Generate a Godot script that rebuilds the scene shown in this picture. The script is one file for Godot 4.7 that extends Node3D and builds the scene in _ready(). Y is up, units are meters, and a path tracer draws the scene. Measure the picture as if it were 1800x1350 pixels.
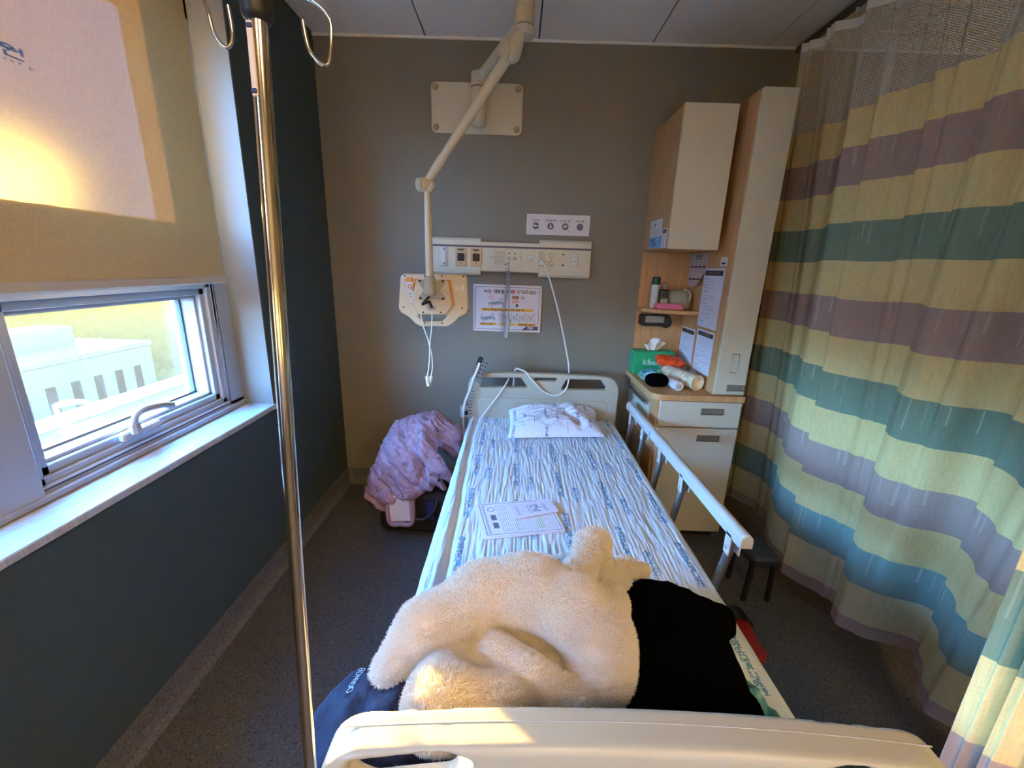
extends Node3D
# A hospital bed space at sunset. Units metres, y up; head wall at z = 0, window wall at x = -1.138, camera at z = 2.67.

const XL := -1.138
const HC := 2.676
const LAMP_E := 1.85
var M := {}
var taken := {}
var rng := RandomNumberGenerator.new()

# ------------------------------------------------------------------ mesh builder
class MB:
	var v := PackedVector3Array()
	var n := PackedVector3Array()
	var uv := PackedVector2Array()
	var ix := PackedInt32Array()
	func face(p: Array, hint: Vector3, t: Array = []) -> void:
		var nn := Vector3.ZERO
		for k in range(1, p.size() - 1):
			nn += (p[k] - p[0]).cross(p[k + 1] - p[0])
		nn = nn.normalized()
		var pos := nn.dot(hint) > 0.0
		if not pos: nn = -nn
		var b := v.size()
		for k in p.size():
			v.append(p[k]); n.append(nn)
			uv.append(t[k] if t.size() > k else Vector2(p[k].x + p[k].z, p[k].y))
		for k in range(1, p.size() - 1):
			if pos: ix.append_array([b, b + k + 1, b + k])
			else: ix.append_array([b, b + k, b + k + 1])
	func box(c: Vector3, s: Vector3, ch := 0.0, bs := Basis()) -> void:
		var h := s / 2.0
		ch = minf(ch, minf(h.x, minf(h.y, h.z)) * 0.9)
		var i := h - Vector3(ch, ch, ch)
		for ax in 3:
			var a := (ax + 1) % 3
			var d := (ax + 2) % 3
			for sg in [-1.0, 1.0]:
				var q := []
				for e in [[-1, -1], [1, -1], [1, 1], [-1, 1]]:
					var w := Vector3.ZERO
					w[ax] = sg * h[ax]; w[a] = e[0] * i[a]; w[d] = e[1] * i[d]
					q.append(c + bs * w)
				var hn := Vector3.ZERO
				hn[ax] = sg
				face(q, bs * hn)
		if ch <= 0.0: return
		for ax in 3:
			var a := (ax + 1) % 3
			var d := (ax + 2) % 3
			for s1 in [-1.0, 1.0]:
				for s2 in [-1.0, 1.0]:
					var q := []
					for e in [[-1, 0], [1, 0], [1, 1], [-1, 1]]:
						var w := Vector3.ZERO
						w[ax] = e[0] * i[ax]
						w[a] = s1 * (h[a] if e[1] == 0 else i[a])
						w[d] = s2 * (i[d] if e[1] == 0 else h[d])
						q.append(c + bs * w)
					var hn := Vector3.ZERO
					hn[a] = s1; hn[d] = s2
					face(q, bs * hn)
		for sx in [-1.0, 1.0]:
			for sy in [-1.0, 1.0]:
				for sz in [-1.0, 1.0]:
					var sv := Vector3(sx, sy, sz)
					face([c + bs * (sv * Vector3(h.x, i.y, i.z)), c + bs * (sv * Vector3(i.x, h.y, i.z)), c + bs * (sv * Vector3(i.x, i.y, h.z))], bs * sv)
	# rows of points -> smooth surface; normals point to cross(dv, du) * sgn
	func grid(rows: Array, sgn := 1.0, wrap := false, us := 1.0, vs := 1.0) -> void:
		var nr := rows.size()
		var nc: int = rows[0].size()
		var b := v.size()
		for r in nr:
			for c in nc:
				var cm: int = c - 1 if c > 0 else (nc - 2 if wrap else 0)
				var cp: int = c + 1 if c < nc - 1 else (1 if wrap else nc - 1)
				var du: Vector3 = rows[r][cp] - rows[r][cm]
				var dv: Vector3 = rows[mini(r + 1, nr - 1)][c] - rows[maxi(r - 1, 0)][c]
				var nn := dv.cross(du)
				if nn.length_squared() < 1e-18:
					var r2: int = r + 1 if r == 0 else r - 1
					du = rows[r2][cp] - rows[r2][cm]
					nn = dv.cross(du)
				v.append(rows[r][c]); n.append(nn.normalized() * sgn)
				uv.append(Vector2(float(c) / (nc - 1) * us, float(r) / (nr - 1) * vs))
		for r in nr - 1:
			for c in nc - 1:
				var p := b + r * nc + c
				if sgn > 0: ix.append_array([p, p + 1, p + nc, p + 1, p + nc + 1, p + nc])
				else: ix.append_array([p, p + nc, p + 1, p + 1, p + nc, p + nc + 1])
	func tube(path: Array, rad, sides := 10, caps := true) -> void:
		var rows := []
		var t0: Vector3 = (path[1] - path[0]).normalized()
		var up := Vector3.UP if absf(t0.y) < 0.9 else Vector3.RIGHT
		var e1 := t0.cross(up).normalized()
		for k in path.size():
			var t: Vector3 = (path[mini(k + 1, path.size() - 1)] - path[maxi(k - 1, 0)]).normalized()
			e1 = (e1 - t * e1.dot(t)).normalized()
			var e2 := t.cross(e1)
			var r: float = rad[k] if rad is Array else rad
			var row := []
			for s in sides + 1:
				var a := TAU * s / sides
				row.append(path[k] + (e1 * cos(a) + e2 * sin(a)) * r)
			rows.append(row)
		grid(rows, -1.0, true)
		if caps:
			for k in [0, path.size() - 1]:
				var q: Array = rows[k].slice(0, sides)
				var dirv: Vector3 = (path[0] - path[1]) if k == 0 else (path[k] - path[k - 1])
				face(q, dirv)
	func lathe(prof: Array, sides: int, xf := Transform3D()) -> void:   # prof: Vector2(radius, height), bottom to top
		var rows := []
		for p in prof:
			var row := []
			for s in sides + 1:
				var a := TAU * s / sides
				row.append(xf * Vector3(p.x * cos(a), p.y, p.x * sin(a)))
			rows.append(row)
		grid(rows, 1.0, true)
	func extrude(poly: PackedVector2Array, depth: float, xf := Transform3D(), bev := 0.0) -> void:   # along +z from 0
		var inner := poly
		if bev > 0.0:
			var o := Geometry2D.offset_polygon(poly, -bev, Geometry2D.JOIN_MITER)
			if o.size() and o[0].size() == poly.size(): inner = o[0]
			else: bev = 0.0
		var cw := Geometry2D.is_polygon_clockwise(poly)
		var off := 0
		if bev > 0.0:
			var best := 1e9
			for k in inner.size():
				var dd := inner[k].distance_to(poly[0])
				if dd < best: best = dd; off = k
			if Geometry2D.is_polygon_clockwise(inner) != cw: inner.reverse(); off = inner.size() - 1 - off
		var tri := Geometry2D.triangulate_polygon(inner)
		for side in 2:
			var z := depth if side == 1 else 0.0
			var hn := xf.basis * Vector3(0, 0, 1 if side == 1 else -1)
			for k in range(0, tri.size(), 3):
				var q := []
				var t := []
				for m in 3:
					var w: Vector2 = inner[tri[k + m]]
					q.append(xf * Vector3(w.x, w.y, z)); t.append(w)
				face(q, hn, t)
		for k in poly.size():
			var a := poly[k]
			var b := poly[(k + 1) % poly.size()]
			var d := (b - a).normalized()
			var nn := Vector2(d.y, -d.x) * (-1.0 if cw else 1.0)
			var hn := xf.basis * Vector3(nn.x, nn.y, 0)
			face([xf * Vector3(a.x, a.y, bev), xf * Vector3(b.x, b.y, bev), xf * Vector3(b.x, b.y, depth - bev), xf * Vector3(a.x, a.y, depth - bev)], hn)
			if bev > 0.0:
				var ia := inner[(k + off) % inner.size()]
				var ib := inner[(k + 1 + off) % inner.size()]
				for side in 2:
					var z0 := bev if side == 0 else depth - bev
					var z1 := 0.0 if side == 0 else depth
					face([xf * Vector3(a.x, a.y, z0), xf * Vector3(b.x, b.y, z0), xf * Vector3(ib.x, ib.y, z1), xf * Vector3(ia.x, ia.y, z1)], hn + xf.basis * Vector3(0, 0, -1 if side == 0 else 1))
	func card(c: Vector3, w: float, h: float, th: float, bs := Basis()) -> void:   # print on the +z face
		var q := []
		for e in [[-1, 1], [1, 1], [1, -1], [-1, -1]]:
			q.append(Vector3(e[0] * w / 2, e[1] * h / 2, th))
		face(q.map(func(p): return c + bs * p), bs * Vector3.BACK, [Vector2(0, 0), Vector2(1, 0), Vector2(1, 1), Vector2(0, 1)])
		var corner := [Vector2(.004, .004), Vector2(.004, .004), Vector2(.004, .004), Vector2(.004, .004)]
		face(q.map(func(p): return c + bs * (p - Vector3(0, 0, th))), bs * Vector3.FORWARD, corner)
		for k in 4:
			var a: Vector3 = q[k]
			var b: Vector3 = q[(k + 1) % 4]
			var dz := Vector3(0, 0, th)
			face([c + bs * a, c + bs * b, c + bs * (b - dz), c + bs * (a - dz)], bs * ((a + b) * Vector3(1, 1, 0)), corner)
	func mesh() -> ArrayMesh:
		var m := ArrayMesh.new()
		var a := []
		a.resize(Mesh.ARRAY_MAX)
		a[Mesh.ARRAY_VERTEX] = v; a[Mesh.ARRAY_NORMAL] = n; a[Mesh.ARRAY_TEX_UV] = uv; a[Mesh.ARRAY_INDEX] = ix
		m.add_surface_from_arrays(Mesh.PRIMITIVE_TRIANGLES, a)
		return m

func rrect(x0: float, y0: float, x1: float, y1: float, r: float, seg := 5) -> PackedVector2Array:
	var p := PackedVector2Array()
	for k in 4:
		var c: Vector2 = [Vector2(x1 - r, y1 - r), Vector2(x0 + r, y1 - r), Vector2(x0 + r, y0 + r), Vector2(x1 - r, y0 + r)][k]
		for s in seg + 1:
			var a := PI / 2 * (k + float(s) / seg)
			p.append(c + Vector2(cos(a), sin(a)) * r)
	return p

func spline(p: Array, per := 8) -> Array:
	var out := []
	for k in p.size() - 1:
		var a = p[maxi(k - 1, 0)]
		var d = p[mini(k + 2, p.size() - 1)]
		for s in per:
			out.append(p[k].cubic_interpolate(p[k + 1], a, d, float(s) / per))
	out.append(p[-1])
	return out

# ------------------------------------------------------------------ implicit surfaces
func smin(a: float, b: float, k: float) -> float:
	var h := maxf(k - absf(a - b), 0.0) / k
	return minf(a, b) - h * h * k * 0.25

func net(f: Callable, lo: Vector3, hi: Vector3, cell: float, uvs := Vector3.ZERO) -> MB:
	var nx := int(ceil((hi.x - lo.x) / cell)) + 1
	var ny := int(ceil((hi.y - lo.y) / cell)) + 1
	var nz := int(ceil((hi.z - lo.z) / cell)) + 1
	var g := PackedFloat32Array()
	g.resize(nx * ny * nz)
	g.fill(1.0)
	var bl := 4
	for bz in range(0, nz, bl):
		for by in range(0, ny, bl):
			for bx in range(0, nx, bl):
				var c := lo + Vector3(bx + 1.5, by + 1.5, bz + 1.5) * cell
				var d: float = f.call(c)
				if absf(d) > cell * 5.0:
					if d < 0.0:
						for z in range(bz, mini(bz + bl, nz)):
							for y in range(by, mini(by + bl, ny)):
								for x in range(bx, mini(bx + bl, nx)):
									g[(z * ny + y) * nx + x] = d
					continue
				for z in range(bz, mini(bz + bl, nz)):
					for y in range(by, mini(by + bl, ny)):
						for x in range(bx, mini(bx + bl, nx)):
							g[(z * ny + y) * nx + x] = f.call(lo + Vector3(x, y, z) * cell)
	var mb := MB.new()
	var id := PackedInt32Array()
	id.resize(nx * ny * nz)
	id.fill(-1)
	var offs := [Vector3i(0, 0, 0), Vector3i(1, 0, 0), Vector3i(0, 1, 0), Vector3i(1, 1, 0), Vector3i(0, 0, 1), Vector3i(1, 0, 1), Vector3i(0, 1, 1), Vector3i(1, 1, 1)]
	var lin := [0, 1, nx, nx + 1, nx * ny, nx * ny + 1, nx * ny + nx, nx * ny + nx + 1]
	var edges := [[0, 1], [0, 2], [0, 4], [1, 3], [1, 5], [2, 3], [2, 6], [3, 7], [4, 5], [4, 6], [5, 7], [6, 7]]
	for z in nz - 1:
		for y in ny - 1:
			for x in nx - 1:
				var b := (z * ny + y) * nx + x
				var neg := 0
				for k in 8:
					if g[b + lin[k]] < 0.0: neg += 1
				if neg == 0 or neg == 8: continue
				var s := Vector3.ZERO
				var cnt := 0
				for e in edges:
					var d0 := g[b + lin[e[0]]]
					var d1 := g[b + lin[e[1]]]
					if (d0 < 0.0) != (d1 < 0.0):
						s += Vector3(offs[e[0]]).lerp(Vector3(offs[e[1]]), d0 / (d0 - d1)); cnt += 1
				id[b] = mb.v.size()
				mb.v.append(lo + (Vector3(x, y, z) + s / cnt) * cell)
	var ep := cell * 0.6
	for p in mb.v:
		mb.n.append(Vector3(f.call(p + Vector3(ep, 0, 0)) - f.call(p - Vector3(ep, 0, 0)), f.call(p + Vector3(0, ep, 0)) - f.call(p - Vector3(0, ep, 0)), f.call(p + Vector3(0, 0, ep)) - f.call(p - Vector3(0, 0, ep))).normalized())
		mb.uv.append(Vector2(p.x, p.y + p.z))
	var st := [1, nx, nx * ny]
	for z in range(1, nz - 1):
		for y in range(1, ny - 1):
			for x in range(1, nx - 1):
				var b := (z * ny + y) * nx + x
				for ax in 3:
					var d0 := g[b]
					var d1 := g[b + st[ax]]
					if (d0 < 0.0) == (d1 < 0.0): continue
					var u: int = st[(ax + 1) % 3]
					var w: int = st[(ax + 2) % 3]
					var q := [id[b], id[b - u], id[b - u - w], id[b - w]]
					if q.min() < 0: continue
					if d0 < 0.0: mb.ix.append_array([q[0], q[2], q[1], q[0], q[3], q[2]])
					else: mb.ix.append_array([q[0], q[1], q[2], q[0], q[2], q[3]])
	return mb

# tapered capsules [a, ra, b, rb] joined with a smooth minimum
func blob(caps: Array, k: float, p: Vector3) -> float:
	var d := 1.0
	for c in caps:
		var ab: Vector3 = c[2] - c[0]
		var t := clampf((p - c[0]).dot(ab) / maxf(ab.length_squared(), 1e-9), 0.0, 1.0)
		d = smin(d, p.distance_to(c[0] + ab * t) - lerpf(c[1], c[3], t), k)
	return d

func chain(pts: Array) -> Array:   # [[Vector3, radius], ...] -> capsules
	var o := []
	for k in pts.size() - 1:
		o.append([pts[k][0], pts[k][1], pts[k + 1][0], pts[k + 1][1]])
	return o

func sd_rrect(p: Vector2, c: Vector2, h: Vector2, r: float) -> float:
	var q := (p - c).abs() - h + Vector2(r, r)
	return Vector2(maxf(q.x, 0), maxf(q.y, 0)).length() + minf(maxf(q.x, q.y), 0.0) - r

func sd_poly(p: Vector2, v: Array) -> float:
	var d: float = (p - v[0]).length_squared()
	var s := 1.0
	var j := v.size() - 1
	for i in v.size():
		var e: Vector2 = v[j] - v[i]
		var w: Vector2 = p - v[i]
		var b := w - e * clampf(w.dot(e) / e.length_squared(), 0.0, 1.0)
		d = minf(d, b.length_squared())
		var c1: bool = p.y >= v[i].y
		var c2: bool = p.y < v[j].y
		var c3: bool = e.x * w.y > e.y * w.x
		if (c1 and c2 and c3) or (not c1 and not c2 and not c3): s = -s
		j = i
	return s * sqrt(d)

func slab(d2: float, z: float, half: float, r: float) -> float:   # a flat outline given thickness and rounded edges
	var q := Vector2(d2 + r, absf(z) - half + r)
	return Vector2(maxf(q.x, 0), maxf(q.y, 0)).length() + minf(maxf(q.x, q.y), 0.0) - r

# ------------------------------------------------------------------ nodes
func numbered(nm: String) -> String:
	var k: int = taken.get(nm, 0)
	taken[nm] = k + 1
	return nm if k == 0 else "%s_%03d" % [nm, k]

func thing(nm: String, label: String, cat: String, at := Vector3.ZERO, group := "") -> Node3D:
	var o := Node3D.new()
	o.name = numbered(nm)
	add_child(o)
	o.position = at
	tag(o, label, cat, group)
	return o

func tag(o: Node, label: String, cat: String, group := "") -> void:
	o.set_meta("label", label)
	o.set_meta("category", cat)
	if group: o.set_meta("group", group)

func part(nm: String, m, mat: Material, parent: Node3D, stuff := false) -> MeshInstance3D:
	var o := MeshInstance3D.new()
	o.name = nm
	o.mesh = m.mesh() if m is MB else m
	o.material_override = mat
	parent.add_child(o, true)
	# parts are modelled in world axes; bring them into their parent's frame
	o.transform = xf_of(parent).affine_inverse()
	if stuff: o.set_meta("kind", "stuff")
	return o

func xf_of(n: Node3D) -> Transform3D:
	var t := Transform3D()
	var q: Node = n
	while q != self and q is Node3D:
		t = q.transform * t
		q = q.get_parent()
	return t

func solo(nm: String, m, mat: Material, label: String, cat: String, group := "") -> MeshInstance3D:
	var o := part(numbered(nm), m, mat, self)
	tag(o, label, cat, group)
	return o

func struct(nm: String, m, mat: Material, parent: Node3D = self) -> MeshInstance3D:
	var o := part(nm, m, mat, parent)
	if parent == self: o.set_meta("kind", "structure")
	return o

func boxm(c: Vector3, s: Vector3, ch := 0.0, bs := Basis()) -> MB:
	var b := MB.new()
	b.box(c, s, ch, bs)
	return b

func span(a: Vector3, b: Vector3, ch := 0.0) -> MB:
	return boxm((a + b) / 2, (b - a).abs(), ch)

func disc(c: Vector3, axis: Vector3, r: float, h: float, sides := 20, dome := 0.3) -> MB:
	var b := MB.new()
	add_disc(b, c, axis, r, h, sides, dome)
	return b

func add_disc(b: MB, c: Vector3, axis: Vector3, r: float, h: float, sides := 20, dome := 0.3) -> void:
	var y := axis.normalized()
	var x := y.cross(Vector3.UP if absf(y.y) < 0.9 else Vector3.RIGHT).normalized()
	var bs := Basis(x, y, x.cross(y))
	b.lathe([Vector2(0.0001, 0), Vector2(r, 0), Vector2(r, h * (1 - dome)), Vector2(r * (1 - 0.5 * dome * h / maxf(r, h)), h * (1 - dome * 0.3)), Vector2(r * 0.7, h), Vector2(0.0001, h)], sides, Transform3D(bs, c))

# ------------------------------------------------------------------ drawing on images
const LEAD := "00 80 88|00 30 38;50 80 88|00 08 88|80 00 08 88|30 00 08 38;80 50 58 88|00 80 84 04 08 88|00 80 88 08 00|00 08 88 80;04 84|00 08 38 30;04 34;50 58 88 80;54 84|40 08;40 88|20 08;20 38;60 58;60 88|o|00 80;40 08;40 88|00 30;20 08;20 38;50 80;60 58;60 88|40 42;02 82;42 08;42 88|00 80 88;04 84|80 00 08 88;04 84|00 80;08 88;20 28;60 68|40 41;02 82;h"
const TAILS := "0 1 - 2 - - 3 5 - - - - - - - 6 7 - 9 10 11 12 14 15 16 17 18"
const VOWEL_V := {0: "20 28;24 74", 1: "10 18;70 78;14 74", 2: "20 28;23 73;25 75", 3: "10 18;70 78;13 73;15 75", 4: "60 68;14 64", 5: "40 48;70 78;04 44", 6: "60 68;13 63;15 65", 7: "40 48;70 78;03 43;05 45", 20: "40 48", 9: "20 28;24 74", 10: "10 18;70 78;14 74", 11: "40 48", 14: "60 68;14 64", 15: "40 48;70 78;04 44", 16: "40 48", 19: "40 48"}
const VOWEL_H := {8: "06 86;42 46", 12: "06 86;22 26;62 66", 13: "02 82;42 47", 17: "02 82;22 27;62 67", 18: "04 84", 9: "06 86;42 46", 10: "06 86;42 46", 11: "06 86;42 46", 14: "02 82;42 47", 15: "02 82;42 47", 16: "02 82;42 47", 19: "04 84"}
const LATIN := {"A": "08 40 88;25 65", "B": "00 08 68 86 64 04;64 82 60 00", "C": "82 60 20 02 06 28 68 86", "D": "00 08 58 85 83 50 00", "E": "80 00 08 88;04 64", "G": "82 60 20 02 06 28 68 86 84 54", "H": "00 08;80 88;04 84", "K": "00 08;80 04 88", "L": "00 08 88", "N": "08 00 88 80", "O": "20 02 06 28 68 86 82 60 20", "P": "00 60 82 64 04;00 08", "S": "81 60 20 02 13 75 86 68 28 07", "T": "00 80;40 48", "U": "00 06 28 68 86 80", "I": "40 48", "R": "08 00 60 82 64 04;44 88", "!": "40 45;47 48"}

func ink(img: Image, a: Vector2, b: Vector2, w: float, col: Color) -> void:
	var lo := a.min(b) - Vector2(w, w)
	var hi := a.max(b) + Vector2(w, w)
	var ab := b - a
	for y in range(maxi(int(lo.y), 0), mini(int(hi.y) + 2, img.get_height())):
		for x in range(maxi(int(lo.x), 0), mini(int(hi.x) + 2, img.get_width())):
			var p := Vector2(x, y)
			var t := clampf((p - a).dot(ab) / maxf(ab.length_squared(), 1e-6), 0, 1)
			var al := clampf(w / 2 + 0.5 - p.distance_to(a + ab * t), 0, 1) * col.a
			if al > 0.0:
				var o := img.get_pixel(x, y)
				var na := al + o.a * (1 - al)
				var c := Color(col.r, col.g, col.b).lerp(Color(o.r, o.g, o.b), (o.a * (1 - al)) / maxf(na, 1e-4))
				c.a = na
				img.set_pixel(x, y, c)

func ring(img: Image, c: Vector2, r: Vector2, w: float, col: Color) -> void:
	var n := 14
	for k in n:
		ink(img, c + r * Vector2.from_angle(TAU * k / n), c + r * Vector2.from_angle(TAU * (k + 1) / n), w, col)

func strokes(img: Image, code: String, at: Vector2, sz: Vector2, w: float, col: Color) -> void:
	for line in code.split(";"):
		if line == "o": ring(img, at + sz / 2, sz * 0.48, w, col)
		elif line == "h": ring(img, at + sz * Vector2(0.5, 0.68), sz * Vector2(0.36, 0.3), w, col)
		else:
			var pts := line.split(" ")
			for k in pts.size() - 1:
				ink(img, at + sz * Vector2(int(pts[k][0]), int(pts[k][1])) / 8.0, at + sz * Vector2(int(pts[k + 1][0]), int(pts[k + 1][1])) / 8.0, w, col)

func write(img: Image, text: String, at: Vector2, h: float, w: float, col: Color) -> float:
	var x := at.x
	var lead := LEAD.split("|")
	var tails := TAILS.split(" ")
	for ch in text:
		var code := ch.unicode_at(0)
		if ch == " ":
			x += h * 0.45
		elif code >= 0xAC00 and code <= 0xD7A3:
			code -= 0xAC00
			var l := code / 588
			var vw := (code % 588) / 28
			var t := code % 28
			var o := Vector2(x, at.y)
			var top := 0.54 if t > 0 else 1.0
			var hasv := VOWEL_V.has(vw)
			var hash_ := VOWEL_H.has(vw)
			var lw := 0.5 if hasv else 0.76
			var lh := top * (0.5 if hash_ else 0.86)
			strokes(img, lead[l], o + Vector2(0.04 if hasv else 0.1, 0.04) * h, Vector2(lw, lh) * h, w, col)
			if hash_: strokes(img, VOWEL_H[vw], o + Vector2(0.0, top * 0.6) * h, Vector2(0.6 if hasv else 0.94, top * 0.38) * h, w, col)
			if hasv: strokes(img, VOWEL_V[vw], o + Vector2(0.6, 0.0) * h, Vector2(0.34, top) * h, w, col)
			if t > 0: strokes(img, lead[int(tails[t - 1])], o + Vector2(0.16, 0.64) * h, Vector2(0.66, 0.34) * h, w, col)
			x += h * 1.06
		elif LATIN.has(ch):
			strokes(img, LATIN[ch], Vector2(x, at.y), Vector2(0.62, 1.0) * h, w, col)
			x += h * (0.45 if ch in "I!" else 0.86)
		else: x += h * 0.5
	return x - at.x

func scribble(img: Image, at: Vector2, length: float, h: float, col: Color) -> void:   # print too small to read
	var x := at.x
	while x < at.x + length - h:
		if rng.randf() < 0.12: x += h * 0.7; continue
		for k in 3:
			ink(img, Vector2(x + rng.randf() * h * 0.7, at.y + rng.randf() * h), Vector2(x + rng.randf() * h * 0.7, at.y + rng.randf() * h), maxf(h * 0.14, 0.8), col)
		x += h

func pic(w: int, h: int, c: Color) -> Image:
	var i := Image.create(w, h, false, Image.FORMAT_RGBA8)
	i.fill(c)
	return i

func rect(img: Image, x: float, y: float, w: float, h: float, c: Color) -> void:
	img.fill_rect(Rect2i(int(x), int(y), int(w), int(h)), c)

func tex(i: Image) -> ImageTexture:
	return ImageTexture.create_from_image(i)

func mat(nm: String, c: Color, rough := 0.6, metal := 0.0) -> StandardMaterial3D:
	var m := StandardMaterial3D.new()
	m.resource_name = nm
	m.albedo_color = c
	m.roughness = rough
	m.metallic = metal
	M[nm] = m
	return m

func printed(nm: String, i: Image, rough := 0.6) -> StandardMaterial3D:
	var m := mat(nm, Color.WHITE, rough)
	m.albedo_texture = tex(i)
	m.texture_repeat = false
	return m

func noise(freq: float, oct := 3, sd := 1) -> FastNoiseLite:
	var f := FastNoiseLite.new()
	f.seed = sd
	f.frequency = freq
	f.fractal_octaves = oct
	return f

func relief(m: StandardMaterial3D, freq: float, cm: float, scale := 1.0, stretch := Vector2.ONE) -> void:
	var f := noise(freq, 3, 5)
	var i := Image.create(256, 256, false, Image.FORMAT_L8)
	for y in 256:
		for x in 256:
			# blend two copies so that the picture repeats without a seam
			var u := x / 256.0
			var a := f.get_noise_2d(x * stretch.x, y * stretch.y)
			var b := f.get_noise_2d((x - 256) * stretch.x, y * stretch.y)
			var vv := y / 256.0
			var c := f.get_noise_2d(x * stretch.x, (y - 256) * stretch.y)
			var d := f.get_noise_2d((x - 256) * stretch.x, (y - 256) * stretch.y)
			var g := lerpf(lerpf(a, b, u), lerpf(c, d, u), vv) * 0.5 + 0.5
			i.set_pixel(x, y, Color(g, g, g))
	m.heightmap_enabled = true
	m.heightmap_texture = tex(i)
	m.heightmap_scale = cm
	m.uv1_triplanar = true
	m.uv1_world_triplanar = true
	m.uv1_scale = Vector3.ONE * scale

func rgb(r: float, g: float, b: float) -> Color:
	return Color(r / 255.0, g / 255.0, b / 255.0)

# ------------------------------------------------------------------ the scene
func _ready() -> void:
	rng.seed = 7
	var cam := Camera3D.new()
	cam.name = "camera"
	cam.position = Vector3(0, 1.5, 2.6726)
	cam.rotation = Vector3(-0.27177, 0.00204, 0.03109)
	cam.fov = 84.756
	cam.near = 0.02
	cam.far = 2000.0
	add_child(cam)
	cam.current = true
	var env := Environment.new()
	var sky := Sky.new()
	var sm := ProceduralSkyMaterial.new()
	sm.sky_top_color = rgb(86, 162, 255)
	sm.sky_horizon_color = rgb(142, 196, 240)
	sm.sky_curve = 0.16
	sm.ground_horizon_color = rgb(190, 170, 135)
	sm.ground_bottom_color = rgb(120, 112, 100)
	sm.sun_angle_max = 34.0
	sm.sun_curve = 0.05
	sky.sky_material = sm
	env.background_mode = Environment.BG_SKY
	env.sky = sky
	env.background_energy_multiplier = 39.0
	env.tonemap_mode = Environment.TONE_MAPPER_LINEAR
	env.tonemap_exposure = 2.4
	env.volumetric_fog_enabled = true
	env.volumetric_fog_density = 0.0
	env.sdfgi_enabled = true
	env.ssao_enabled = true
	env.ssil_enabled = true
	var we := WorldEnvironment.new()
	we.name = "sky"
	we.environment = env
	add_child(we)
	var sun := DirectionalLight3D.new()
	sun.name = "sun"
	sun.light_color = rgb(255, 206, 108)
	sun.light_energy = 17.0
	sun.light_angular_distance = 0.6
	sun.shadow_enabled = true
	add_child(sun)
	sun.look_at_from_position(Vector3(-7.453, 1.0, -6.622), Vector3.ZERO)
	materials()
	room()
	window_wall()
	outside()
	bed()
	bedding()
	fleece()
	clothes()
	monitor_arm()
	head_unit()
	cabinets()
	counter_things()
	curtains()
	stand()
	floor_things()

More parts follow.
